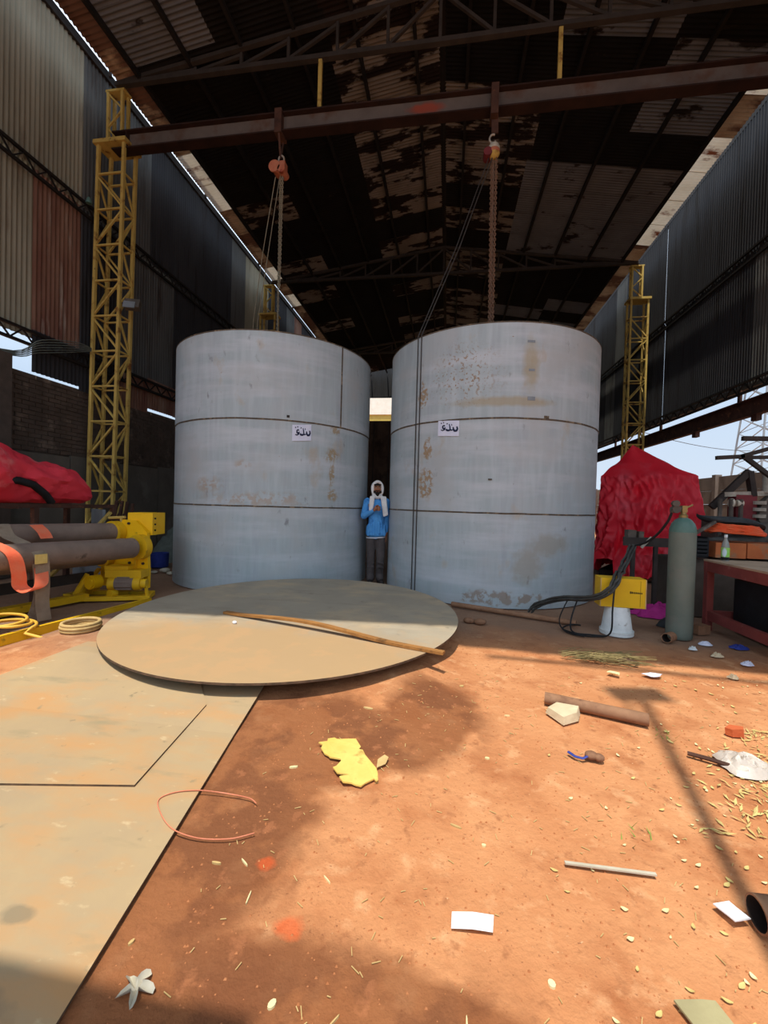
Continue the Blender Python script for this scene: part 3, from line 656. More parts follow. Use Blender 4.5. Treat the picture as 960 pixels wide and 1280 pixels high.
mb = MB(); mb.cyl((0.50, 7.22, 7.24), (0.50, 7.40, 7.24), 0.07, 16).build('hand_wheel', M['machine_red'], t, 40)
mb = MB(); chain(mb, (0.57, 7.31, 7.18), (0.63, 7.31, 3.4), 0.055, 0.010); chain(mb, (0.645, 7.31, 7.18), (0.675, 7.31, 3.4), 0.055, 0.010); line(mb, [(0.60, 7.35, 7.18), (0.65, 7.35, 3.45)], 0.022)
mb.build('load_chain', M['chain_rust'], t)
def over_rim(a, dx):
    p = on_tank(*T2, a, 3.77, RT + .015)
    return [(0.52 + dx, 7.30, 7.18), Vector((0.52 + dx, 7.30, 7.18)).lerp(p, .5) - Vector((0, 0, .12)), p] + [on_tank(*T2, a, z, RT + .014) for z in (3.70, 3.0, 2.0, 1.0, 0.03)]
mb = MB(); line(mb, over_rim(-133.2, 0), 0.008); line(mb, over_rim(-130.8, .06), 0.008); mb.build('hand_chain', M['chain_dark'], t)
mb = MB(); mb.box((0.66, 7.31, 3.36), (0.16, 0.10, 0.18)); mb.tube([(0.66 + .06 * math.cos(a), 7.31, 3.22 + .06 * math.sin(a)) for a in [R(x) for x in range(90, 380, 25)]], 0.016, 8).build('load_hook', M['dark'], t, 60)

# ------------------------------------------------------------------ man between the tanks
def build_person():
    ox, oy = -1.155, 6.90
    th = thing('person', 'man in blue shirt and white head scarf between the tanks, hand at his chest', 'person', (ox, oy, 0))
    yaw = R(14); mt = Matrix.Translation((ox, oy, 0)) @ Matrix.Rotation(yaw, 4, 'Z')
    def W(p): return mt @ Vector(p)
    def wb(mb): mb.v = [mt @ v for v in mb.v]; return mb
    sh, el, wr_ = (-.160, .01, 1.375), (-.212, -.03, 1.13), (-.055, -.185, 1.235)
    sl_, ell, wl_ = (.160, .02, 1.375), (.170, .07, 1.11), (.165, .0, .86)
    # body: one continuous skin
    b = MB()
    cap(b, (0, .01, .98), (0, .015, 1.30), .115, .125); cap(b, (-.10, .015, 1.32), (.10, .015, 1.32), .085, .085); cap(b, (-.06, .01, .93), (.06, .01, .93), .105, .105)
    cap(b, (0, .015, 1.38), (0, .0, 1.52), .055, .05)
    for s_, e_, w_ in ((sh, el, wr_), (sl_, ell, wl_)): cap(b, s_, e_, .048, .04); cap(b, e_, w_, .038, .026)
    for s in (-1, 1):
        kx = .078 * s; ky = -.03 - .03 * s; cap(b, (.075 * s, .01, .90), (kx, ky, .49), .070, .050); cap(b, (kx, ky, .49), (kx, .025, .09), .048, .034)
        cap(b, (kx, .03, .06), (kx + .02 * s, -.13, .035), .036, .03)
    b.ball((0, -.005, 1.585), (.074, .094, .112), 20, 14); cap(b, (0, -.03, 1.515), (0, -.055, 1.50), .05, .04)
    cap(b, (0, -.092, 1.60), (0, -.112, 1.565), .010, .016)            # nose
    for s in (-1, 1):
        cap(b, (.012 * s, -.09, 1.618), (.05 * s, -.078, 1.618), .011, .010)  # brow
        cap(b, (.04 * s, -.075, 1.56), (.045 * s, -.07, 1.55), .018, .016)     # cheek
        b.ball((.078 * s, .0, 1.585), (.012, .02, .032), 8, 6)                 # ear
    # right hand: palm, four unequal fingers closed on the scarf end, thumb on top
    hx, hy, hz = wr_; b.ball((hx + .04, hy - .012, hz + .03), (.045, .024, .042), 12, 8); cap(b, wr_, (hx + .03, hy - .01, hz + .022), .024, .028)
    for i, (dz, ln) in enumerate(((.055, .036), (.036, .042), (.017, .040), (-.001, .032))):
        a0 = Vector((hx + .068, hy - .022, hz + dz)); a1 = a0 + Vector((.022, -.018, .0)); a2 = a1 + Vector((-.012, -.020, -.003)); a3 = a2 + Vector((-ln * .7, .006, -.004))
        cap(b, a0, a1, .0105, .010, 8); cap(b, a1, a2, .010, .0095, 8); cap(b, a2, a3, .0095, .0085, 8)
    cap(b, (hx + .02, hy - .02, hz + .055), (hx + .045, hy - .045, hz + .078), .012, .011, 8); cap(b, (hx + .045, hy - .045, hz + .078), (hx + .066, hy - .052, hz + .072), .011, .009, 8)
    # left hand hanging, fingers slightly curled
    lx, ly, lz = wl_; b.ball((lx, ly - .012, lz - .055), (.022, .042, .052), 12, 8); cap(b, wl_, (lx, ly - .008, lz - .03), .024, .026)
    for i, (dy, ln) in enumerate(((-.042, .066), (-.02, .076), (.002, .071), (.022, .056))):
        a0 = Vector((lx, ly + dy, lz - .10)); a1 = a0 + Vector((-.006, -.004, -ln * .5)); a2 = a1 + Vector((-.018, -.004, -ln * .45))
        cap(b, a0 + Vector((0, 0, .02)), a1, .010, .0095, 8); cap(b, a1, a2, .0095, .008, 8)
    cap(b, (lx - .008, ly - .05, lz - .04), (lx - .014, ly - .078, lz - .078), .012, .0095, 8)
    body = remesh('body', wb(b), .0062, M['skin'], th, 3)
    # shirt
    s = MB()
    cap(s, (0, .01, .99), (0, .015, 1.30), .132, .136); cap(s, (-.10, .015, 1.335), (.10, .015, 1.335), .084, .084); cap(s, (-.05, .01, .92), (.05, .01, .92), .120, .120); cap(s, (-.05, .0, .86), (.05, .0, .86), .124, .124)
    cap(s, (0, .015, 1.39), (0, .01, 1.445), .075, .062)
    cap(s, sh, el, .062, .056); cap(s, el, Vector(el).lerp(Vector(wr_), .86), .055, .040); cap(s, sl_, ell, .060, .054); cap(s, ell, Vector(ell).lerp(Vector(wl_), .88), .052, .040)
    for i in range(7): cap(s, (-.14 + i * .045, -.115 + .012 * (i % 2), .82), (-.12 + i * .04, -.12, 1.0 + .03 * (i % 3)), .018, .012)
    remesh('shirt', wb(s), .0095, M['shirt'], th, 4)
    h = MB(); h.grid(lambda u, v: (.168 * math.cos(2 * math.pi * u), .0 + .130 * math.sin(2 * math.pi * u) + .004 * math.sin(u * 50), .775 + .02 * v + .012 * math.sin(2 * math.pi * u + 1)), 40, 1, True); wb(h).build('hem', M['hem'], th, 60)
    # trousers
    p = MB(); cap(p, (-.05, .01, .91), (.05, .01, .91), .112, .112)
    for sg in (-1, 1):
        kx = .078 * sg; cap(p, (.075 * sg, .01, .88), (kx, -.03 - .03 * sg, .49), .094, .070); cap(p, (kx, -.03 - .03 * sg, .49), (kx, .025, .14), .070, .062); cap(p, (kx, .02, .14), (kx, -.02, .10), .070, .066)
        for i in range(4): cap(p, (kx - .05, -.06 - .03 * sg, .56 - i * .09), (kx + .05, -.075 - .03 * sg, .53 - i * .09 + .03 * (i % 2)), .016, .012)
    remesh('trousers', wb(p), .0095, M['trousers'], th, 4)
    for sg in (-1, 1):
        f = MB(); kx = .078 * sg; cap(f, (kx, .045, .05), (kx + .02 * sg, -.15, .042), .048, .042); f.box((kx + .01 * sg, -.05, .012), (.088, .27, .024))
        remesh('shoe', wb(f), .008, M['shoe'], th, 3)
    # scarf: hood round the face, two ends hanging on the chest
    c = MB(); lp = []
    for i in range(24):
        a = 2 * math.pi * i / 24; lp.append((.082 * math.sin(a), -.055 - .012 * math.cos(a), 1.578 + .122 * math.cos(a)))
    c.tube(lp, .026, 10, closed=True); c.ball((0, .030, 1.60), (.104, .098, .125), 18, 12); cap(c, (0, .02, 1.46), (0, .01, 1.54), .088, .085); cap(c, (-.05, -.06, 1.455), (.05, -.06, 1.455), .042, .042)
    c2 = MB()
    for sx0, x1, z1, wd in ((-.085, -.105, 1.235, .032), (.10, .135, 1.145, .042)):
        for k in range(3): cap(c, (sx0 + (k - 1) * wd * .6, -.085 - .006 * k, 1.44), (x1 + (k - 1) * wd * .55, -.172 + .01 * abs(k - 1), z1 + .01 * k), .024, .019)
    remesh('scarf', wb(c), .0075, M['scarf'], th, 3)
    k = MB(); k.ball((0, .01, 1.645), (.076, .092, .062), 16, 10); cap(k, (-.045, -.082, 1.648), (.045, -.082, 1.648), .017, .017)
    remesh('hair', wb(k), .0075, M['hair'], th, 2)
    k = MB(); cap(k, (-.045, -.075, 1.53), (.045, -.075, 1.53), .025, .025); cap(k, (0, -.085, 1.51), (0, -.082, 1.475), .038, .026); cap(k, (-.03, -.098, 1.548), (.03, -.098, 1.548), .010, .010)
    for sg in (-1, 1): cap(k, (.05 * sg, -.07, 1.53), (.064 * sg, -.04, 1.585), .016, .012)
    remesh('beard', wb(k), .0065, M['hair'], th, 2)
    for sg in (-1, 1):
        e = MB(); e.ball((.03 * sg, -.089, 1.598), (.0125, .008, .0075), 10, 6); wb(e).build('eye', M['hoist_white'], th, 60)
        e = MB(); e.ball((.03 * sg, -.0955, 1.598), (.0055, .003, .0055), 8, 6); wb(e).build('pupil', M['hair'], th, 60)
        e = MB(); cap(e, (.012 * sg, -.103, 1.619), (.048 * sg, -.09, 1.621), .0055, .0045, 6); wb(e).build('eyebrow', M['hair'], th, 60)
    e = MB(); cap(e, (-.02, -.104, 1.535), (.02, -.104, 1.535), .0055, .0055, 6); wb(e).build('lips', M['brickred'], th, 60)
build_person()

# ------------------------------------------------------------------ round plate, flat plates and what lies on them
DC, DR, DZ = Vector((-1.558, 4.193)), 1.70, 0.189
def dz(x, y): return DZ + 0.0085 * (x - DC.x) + 0.0226 * (y - DC.y)
t = thing('round_plate', 'large round steel plate lying in front of the tanks, half in sunlight', 'steel plate', (DC.x, DC.y, 0))
mb = MB(); n = 128
ring = [(DC.x + DR * math.cos(2 * math.pi * k / n), DC.y + DR * math.sin(2 * math.pi * k / n)) for k in range(n)]
for p in ring: mb.v.append(Vector((p[0], p[1], dz(*p))))
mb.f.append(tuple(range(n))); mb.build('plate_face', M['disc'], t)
mb = MB()
for p in ring: mb.v.append(Vector((p[0], p[1], dz(*p) - .0004)))
for p in ring: mb.v.append(Vector((p[0], p[1], dz(*p) - .016)))
for k in range(n): mb.f.append((k, (k + 1) % n, n + (k + 1) % n, n + k)[::-1])
mb.f.append(tuple(n + k for k in reversed(range(n)))); mb.build('plate_edge', M['edge'], t)
for i, (y, x0, x1) in enumerate(((3.05, -2.5, -1.0), (4.2, -2.9, -0.3), (5.3, -2.5, -0.7))):
    zt = min(dz(x0, y), dz(x1, y)) - .017
    zb = .088 + (.02 if y < 3.5 else 0) if y < 5 else .045
    o = MB().box(((x0 + x1) / 2, y, (zt + zb) / 2), (x1 - x0, 0.11, zt - zb)).build('bearer', M['wood'], loc=((x0 + x1) / 2, y, 0))
    tag(o, ('timber bearer under the front of the round plate', 'timber bearer under the middle of the round plate', 'timber bearer under the back of the round plate')[i], 'timber', 'bearers under the round plate')
u = Vector((-.168, .986)); v = Vector((-.986, -.168)); p0 = Vector((-.928, .911)) - u * .75
A = [p0, p0 + u * 3.1, p0 + u * 3.1 + v * 1.3, p0 + v * 1.3]
def clip(poly, ya, keep):
    out = []
    for i in range(len(poly)):
        p, q = poly[i], poly[(i + 1) % len(poly)]; ip, iq = (p[1] - ya) * keep >= 0, (q[1] - ya) * keep >= 0
        if ip: out.append((p[0], p[1]))
        if ip != iq: k = (ya - p[1]) / (q[1] - p[1]); out.append((p[0] + (q[0] - p[0]) * k, ya))
    return out
def plate(name, poly, z0, z1, label):
    if sum(poly[i][0] * poly[(i + 1) % len(poly)][1] - poly[(i + 1) % len(poly)][0] * poly[i][1] for i in range(len(poly))) < 0: poly = poly[::-1]
    def lift(p, z):
        h = 0.085 * min(1, max(0, (p[1] - 2.2) / 0.9)); k = 1 - h / 1.325; return (p[0] * k, p[1] * k, z + h)
    pcs = [clip(poly, 2.2, -1), clip(clip(poly, 2.2, 1), 3.1, -1), clip(poly, 3.1, 1)]
    mb, f = MB(), MB()
    for pc in pcs:
        if len(pc) < 3: continue
        mb.prism(pc, z0, z1 - .0006, fn=lift); o_ = len(f.v); f.v += [Vector(lift(p, z1)) for p in pc]; f.f.append(tuple(o_ + i for i in range(len(pc))))
    o = mb.build(name, M['edge'], loc=(poly[0][0], poly[0][1], 0)); tag(o, label, 'steel plate')
    f.build('plate_face', M['plate'], o); return o
plate('steel_plate', A[::1], 0.0, 0.009, 'long dusty steel plate at lower left, its right edge running to the frame corner')
plate('steel_plate', [(-1.369, 1.706), (-1.481, 2.467), (-1.786, 2.86), (-1.95, 3.55), (-3.166, 3.336), (-3.155, 2.574), (-3.0, 1.425)], 0.010, 0.019, 'upper dusty steel plate overlapping the long one, with a clipped corner')
# angle iron lying across the round plate
a, b = Vector((-2.19, 3.955, 0.186)), Vector((0.01, 3.255, 0.182)); pts = []
for i in range(21):
    s = i / 20; q = a.lerp(b, s); q.z = max(dz(q.x, q.y), .17) + 0.014 + 0.050 * math.sin(math.pi * min(1, s * 1.15)) ** 2; pts.append(q)
mb = MB()
for i in range(20): mb.bar(pts[i], pts[i + 1], 0.055, 0.022)
o = mb.build('flat_bar', M['wood'], loc=tuple(pts[10])); tag(o, 'bowed rusty brown bar lying across the round plate', 'bar')
o = MB().ball((-1.93, 3.66, dz(-1.93, 3.66) + .014), (.022, .018, .015), 8, 6).build('paper_scrap', M['paper'], loc=(-1.93, 3.66, .18)); tag(o, 'tiny crumpled white scrap on the round plate', 'scrap')
mb = MB()
for z, r in ((.018, .150), (.045, .154), (.070, .148)): mb.tube([(-3.36 + r * math.cos(2 * math.pi * k / 32), 3.46 + r * math.sin(2 * math.pi * k / 32), z + .075) for k in range(32)], .016, 8, closed=True)
o = mb.build('wire_coil', M['straw'], loc=(-3.36, 3.46, .07), smooth=60); tag(o, 'small ring coil of tan hose at the left edge of the round plate', 'coil')

# ------------------------------------------------------------------ plate rolling machine at left
t = thing('rolling_machine', 'yellow plate rolling machine with two thick brown rollers at left', 'machine', (-4.2, 4.5, 0))
ax = Vector((-.28, -1.4, .031)).normalized()
def roller(p, L_, r):
    p = Vector(p); mb = MB(); mb.tube([p + ax * -.02, p, p + ax * .004, p + ax * L_], [r * .90, r, r, r], 32)
    return mb.build('roller', M['roller'], t, 50)
roller((-4.03, 4.90, .674), 2.3, .130); roller((-4.41, 5.06, .858), 2.3, .122); roller((-4.55, 5.0, .53), 2.3, .11)
def plateXZ(poly, y, th): return MB().prism([(x, z) for x, z in poly], y, y + th, fn=lambda p, yy: (p[0], yy, p[1]))
plateXZ([(-4.66, .12), (-3.93, .12), (-3.93, .36), (-3.95, .86), (-4.12, 1.02), (-4.32, 1.03), (-4.44, .8), (-4.62, .62)], 5.08, .05).build('side_frame', M['yellow_bright'], t)
mb = MB(); mb.box((-4.13, 5.30, .975), (.33, .34, .30), R(10)).build('gear_box', M['yellow_bright'], t)
for x_, z_, r_ in ((-4.03, .674, .165), (-4.41, .858, .15), (-4.55, .53, .14)): MB().cyl((x_, 4.99, z_), (x_ + .01, 5.085, z_), r_, 28).build('bearing_housing', M['yellow'], t, 40)
for x_, z_ in ((-4.2, .45), (-4.0, .45), (-4.0, .82), (-4.55, .30), (-4.3, .30), (-4.22, .98)): MB().cyl((x_, 5.06, z_), (x_, 5.085, z_), .018, 6).build('bolt', M['dark'], t)
MB().bar((-4.10, 5.07, .16), (-4.10, 5.07, .66), .03, .04).build('rib', M['yellow'], t)
for z in (1.05, .97, .89): MB().cyl((-3.958, 5.22, z), (-3.935, 5.22, z), .012, 8).build('bolt', M['black'], t)
mb = MB(); mb.cyl((-4.54, 5.1, 1.045), (-4.30, 5.1, 1.06), .020, 10); mb.cyl((-4.36, 5.1, 1.05), (-4.34, 5.1, .93), .018, 8).build('adjusting_handle', M['lattice'], t, 50)
mb = MB(); mb.box((-4.14, 4.98, .335), (.46, .24, .10), R(10)); mb.box((-4.24, 4.96, .40), (.30, .18, .06), R(10)).build('bearing_block', M['yellow'], t)
mb = MB(); mb.cyl((-4.49, 4.74, .225), (-4.47, 4.86, .225), .090, 24); mb.cyl((-4.495, 4.72, .225), (-4.49, 4.74, .225), .078, 24).build('gear_cover', M['yellow_bright'], t, 40)
mb = MB(); mb.cyl((-4.27, 4.80, .215), (-4.20, 4.83, .215), .075, 20); mb.cyl((-4.24, 4.78, .09), (-4.22, 4.86, .09), .055, 16).build('pulley', M['yellow'], t, 40)
mb = MB(); mb.cyl((-4.20, 4.83, .215), (-3.98, 4.90, .215), .072, 20)
for k in range(10):
    a_ = 2 * math.pi * k / 10; e = Vector((-.30 * math.sin(a_), .95 * math.sin(a_) * .999, math.cos(a_))).normalized() * .078
    mb.bar(Vector((-4.18, 4.835, .215)) + e, Vector((-4.0, 4.893, .215)) + e, .010, .014)
mb.build('motor', M['roller'], t, 40)
mb = MB(); mb.cyl((-3.98, 4.90, .215), (-3.90, 4.925, .215), .085, 20); mb.cyl((-3.90, 4.925, .215), (-3.84, 4.945, .215), .06, 16).build('motor_end', M['yellow'], t, 40)
for p, q, w_ in (((-3.83, 4.95, .03), (-3.85, 4.94, .20), .03), ((-4.62, 4.62, .03), (-4.56, 4.78, .33), .04), ((-4.60, 4.66, .03), (-4.64, 5.05, .35), .04)): MB().bar(p, q, w_, w_).build('bracket', M['yellow'], t)
mb = MB(); mb.bar((-4.62, 4.60, .035), (-3.80, 4.97, .035), .09, .05); mb.bar((-4.78, 5.0, .035), (-3.93, 5.19, .035), .09, .05); mb.bar((-4.7, 4.62, .06), (-4.72, 5.1, .06), .1, .06); mb.bar((-3.86, 4.94, .03), (-3.97, 5.2, .03), .1, .05); mb.bar((-4.50, 4.70, .06), (-4.90, 2.9, .06), .12, .08).build('base_frame', M['yellow'], t)
mb = MB(); mb.box((-4.52, 3.25, .36), (.09, .10, .68)); mb.box((-4.74, 3.3, .40), (.09, .10, .76)); mb.bar((-4.6, 4.9, .28), (-4.95, 2.9, .29), .05, .12).build('support_stand', M['dark'], t)

# web slings thrown over the rollers
def ribbon(mb, pts, nrm, w_, th=.006, sub=6):
    P = [Vector(p) for p in pts]; Q = []
    for i in range(len(P) - 1):
        a_, b_, c_, d_ = P[max(i - 1, 0)], P[i], P[i + 1], P[min(i + 2, len(P) - 1)]
        for k in range(sub):
            s = k / sub; Q.append(0.5 * ((2 * b_) + (c_ - a_) * s + (2 * a_ - 5 * b_ + 4 * c_ - d_) * s * s + (3 * b_ - a_ - 3 * c_ + d_) * s ** 3))
    Q.append(P[-1]); o = len(mb.v)
    for i, q in enumerate(Q):
        f = i / (len(Q) - 1) * (len(nrm) - 1); j = min(int(f), len(nrm) - 2); wv = Vector(nrm[j]).lerp(Vector(nrm[j + 1]), f - j).normalized() * w_ / 2
        tn = (Q[min(i + 1, len(Q) - 1)] - Q[max(i - 1, 0)]).normalized(); up = wv.cross(tn).normalized() * th / 2
        for k in (-wv - up, wv - up, wv + up, -wv + up): mb.v.append(q + k)
    for i in range(len(Q) - 1):
        for k in range(4): l = (k + 1) % 4; mb.f.append((o + 4 * i + k, o + 4 * i + l, o + 4 * i + 4 + l, o + 4 * i + 4 + k))
    mb.f.append((o + 3, o + 2, o + 1, o)); e = o + 4 * (len(Q) - 1); mb.f.append((e, e + 1, e + 2, e + 3)); return mb
W1 = [(-.25, -1, 0)] * 2
mb = MB(); ribbon(mb, [(-4.66, 3.76, .60), (-4.70, 3.80, .93), (-4.60, 3.75, 1.01), (-4.46, 3.70, .90), (-4.30, 3.72, .828), (-4.12, 3.74, .72), (-4.105, 3.76, .45), (-4.13, 3.78, .2), (-4.12, 3.80, .02)], W1, .13)
ribbon(mb, [(-4.14, 3.74, .62), (-4.16, 3.78, .35), (-4.22, 3.80, .15), (-4.27, 3.78, .02)], [(-.6, -.8, .1)] * 2, .10)
o = mb.build('webbing_sling', M['grey_web'], loc=(-4.12, 3.78, 0), smooth=50); tag(o, 'worn grey-brown webbing sling hanging over the rollers', 'sling')
MB().box((-4.085, 3.72, .675), (.015, .11, .095), R(-10)).build('tag_patch', M['label_yellow'], o)
mb = MB(); ribbon(mb, [(-4.50, 3.42, .80), (-4.42, 3.40, .86), (-4.30, 3.44, .845), (-4.16, 3.50, .74), (-4.15, 3.55, .55), (-4.17, 3.58, .42), (-4.10, 3.62, .365), (-4.06, 3.70, .42), (-4.13, 3.76, .58)], [(-.25, -1, 0), (-.25, -1, 0), (-.5, -.8, .2), (-.4, -.9, -.2), (-.3, -1, 0)], .12)
ribbon(mb, [(-4.44, 3.98, 1.0), (-4.35, 3.98, .93), (-4.28, 3.96, .86)], W1, .12)
o = mb.build('webbing_sling', M['orange_web'], loc=(-4.15, 3.55, 0), smooth=50); tag(o, 'orange webbing sling looped under the lower roller', 'sling')
# rack behind with red tarpaulin bundle
t = thing('storage_rack', 'rusty pipe rack behind the rollers, carrying the red bundle', 'rack', (-5.2, 4.6, 0))
MB().bar((-4.98, 3.2, 1.205), (-4.88, 5.6, 1.19), .05, .05).build('front_rail', M['rust'], t); MB().bar((-5.75, 3.2, 1.205), (-5.65, 5.6, 1.19), .05, .05).build('rear_rail', M['rust'], t)
for y in (3.5, 4.2, 4.9, 5.5): MB().bar((-5.75, y, 1.18), (-4.9, y, 1.18), .05, .03).build('cross_rail', M['rust'], t)
for x, y in ((-4.96, 3.3), (-4.93, 4.4), (-4.88, 5.55), (-5.73, 3.3), (-5.66, 5.55), (-5.7, 4.4)): MB().bar((x, y, 0), (x, y, 1.18), .06, .06).build('leg', M['rust'], t)
for y0, y1 in ((4.45, 5.5),): MB().bar((-4.9, y0, .2), (-4.88, y1, 1.1), .05, .03).build('brace', M['lattice'], t)
def bundle(u, v):
    y = 3.3 + 1.98 * v; a_ = 2 * math.pi * u
    h = 0.72 * (1 - v) ** 0.8 + 0.20 + 0.10 * math.exp(-((v - .82) / .1) ** 2); wd = 0.36 - .12 * v
    e = 1.0 if v < .9 else max(0.02, math.sqrt(max(0, 1 - ((v - .9) / .1) ** 2)))
    if v < .02: e = .6
    x = -5.32 + .22 * v; cz = 1.225 + h * .5 * (1 if v < .9 else .9)
    f = 1 + .20 * nse(3 * math.cos(a_), 3 * math.sin(a_), v * 7) + .10 * nse(7 * math.cos(a_), 7 * math.sin(a_), v * 16 + 3) + .05 * abs(math.sin(v * 14 + a_ * 2))
    zz = cz + h * .5 * e * f * math.sin(a_)
    return (x + wd * e * f * math.cos(a_), y + .05 * nse(a_, v * 4), max(zz, 1.228 + .01 * nse(u * 9, v * 9)))
o = MB().grid(bundle, 44, 60, True).build('tarpaulin_bundle', M['red_tarp_dusty'], loc=(-5.2, 4.4, 1.2), smooth=35); tag(o, 'crumpled dusty red tarpaulin bundle on the pipe rack at left', 'tarpaulin')
mb = MB(); mb.tube([(-4.98, 3.9, 1.50), (-4.92, 4.2, 1.49), (-4.92, 4.37, 1.45), (-4.92, 4.52, 1.34), (-4.93, 4.62, 1.235)], .045, 10)
o = mb.build('black_hose', M['black'], loc=(-4.93, 4.3, 1.3), smooth=60); tag(o, 'black hose end draped in front of the red bundle', 'hose')
# things seen between rollers and column
o = MB().box((-5.45, 5.9, .95), (.5, .04, .36), R(-30)).box((-5.5, 6.0, .4), (.6, .4, .8)).build('metal_cabinet', M['galv'], loc=(-5.5, 5.95, 0)); tag(o, 'dented grey metal box standing behind the rollers', 'box')
mb = MB()
for k in range(7): mb.tube([(-5.9 + .1 * k, 6.6 + .1 * math.sin(k), .02), (-5.75 + .06 * k, 6.5, .7 + .1 * math.sin(k * 2)), (-5.6 + .05 * k, 6.45, 1.15 + .12 * math.cos(k * 3))], .03, 6)
o = mb.build('scrap_bars', M['rust'], loc=(-5.7, 6.5, 0)); tag(o, 'bundle of bent rusty scrap bars at the foot of the yellow column', 'scrap metal')
def heap(u, v):
    a_ = 2 * math.pi * u; r = (1 - v); n_ = 1 + .3 * nse(2 * math.cos(a_), 2 * math.sin(a_), v * 4)
    return (-5.72 + .75 * r * n_ * math.cos(a_), 8.6 + .7 * r * n_ * math.sin(a_), .78 * (1 - r * r) * (1 + .3 * nse(u * 9, v * 9, 2)) - .01)
o = MB().grid(heap, 36, 14, True).build('netting_heap', M['net'], loc=(-5.72, 8.6, 0), smooth=60); tag(o, 'heap of grey netting against the wall beside the left tank', 'netting')
o = MB().lathe([(.13, 0), (.16, .02), (.17, .28), (.15, .28), (.14, .03)], (-5.45, 7.35, 0), 20).build('blue_tub', M['blue'], loc=(-5.45, 7.35, 0), smooth=40); tag(o, 'small dark blue tub in front of the netting heap', 'tub')
for i, (x, y, s) in enumerate(((-5.0, 6.9, .10), (-4.75, 6.7, .07), (-5.1, 6.75, .06))):
    o = MB().ball((x, y, s * .35), (s, s * .8, s * .45), 8, 5).build('rubble_lump', M['hoist_white'], loc=(x, y, 0)); tag(o, ('largest pale rubble lump, farthest back beside the left tank', 'small pale rubble lump nearest the left tank', 'smallest pale rubble lump, nearest the viewer by the tub')[i], 'rubble', 'pale rubble beside the left tank')
# yellow channel on the ground and hose loop
t = thing('yellow_channel', 'long yellow painted channel lying on the earth before the rolling machine', 'beam', (-3.75, 4.0, 0))
a, b = Vector((-3.60, 4.72, .0)), Vector((-3.86, 2.75, .0)); d_ = (b - a).normalized(); s_ = Vector((d_.y, -d_.x, 0))
for nm, off, w_, h_, zc in (('web', 0, .012, .085, .0425), ('top_flange', .022, .055, .010, .080), ('bottom_flange', .022, .055, .010, .006)): MB().bar(a + s_ * off + Vector((0, 0, zc)), b + s_ * off + Vector((0, 0, zc)), w_, h_).build(nm, M['yellow'], t)
mb = MB(); pts = []
for i in range(64):
    a_ = 2 * math.pi * i / 26; pts.append((-3.92 + .17 * math.cos(a_) - .002 * i, 3.33 + .14 * math.sin(a_), .105 + .0009 * i + .02 * math.sin(a_ * .5)))
pts = [(-3.41, 3.333, .015), (-3.6, 3.30, .03), (-3.75, 3.27, .07)] + pts + [(-4.2, 3.2, .10), (-4.5, 3.0, .05)]
o = mb.tube(pts, .013, 8).build('hose_loop', M['hose_yellow'], loc=(-3.92, 3.33, .05), smooth=60); tag(o, 'loops of pale yellow hose lying over the yellow channel', 'hose')
# lamp box and cable bundle on the left column and wall
t = thing('flood_lamp', 'small floodlight bracketed on the yellow column at left', 'lamp', (-6.05, 7.3, 4.95))
MB().box((-6.0, 7.22, 4.98), (.26, .12, .18), R(20), R(-20)).build('housing', M['machine'], t); MB().bar((-6.3, 7.25, 5.05), (-6.05, 7.24, 5.0), .03, .03).build('bracket', M['rust'], t)
MB().box((-6.02, 7.145, 4.955), (.20, .02, .14), R(20), R(-20)).build('lens', M['galv'], t)
mb = MB()
for k in range(6):
    f = (k - 2.5) * .035
    mb.tube(spl([(-6.98, 3.2, 3.60 + f * .2), (-6.92, 5.57, 3.55 + f * .3), (-6.85 + .01 * k, 6.15, 3.82 + f * 1.2), (-6.80 + .012 * k, 6.75, 4.03 + f), (-6.78, 7.12, 4.12 + f * .3)]), .0085, 6)
o = mb.build('cable_bundle', M['net'], loc=(-6.85, 6, 3.8), smooth=60); tag(o, 'bundle of green-grey cables strung to the yellow column', 'cable')
o = MB().lathe([(.0, .13), (.03, .10), (.055, .02), (.05, 0)], (-6.88, 7.12, 6.88), 10).build('insulator', M['green_top'], loc=(-6.88, 7.12, 6.88), smooth=50); tag(o, 'small pale green cap fixed high on the yellow column', 'cap')

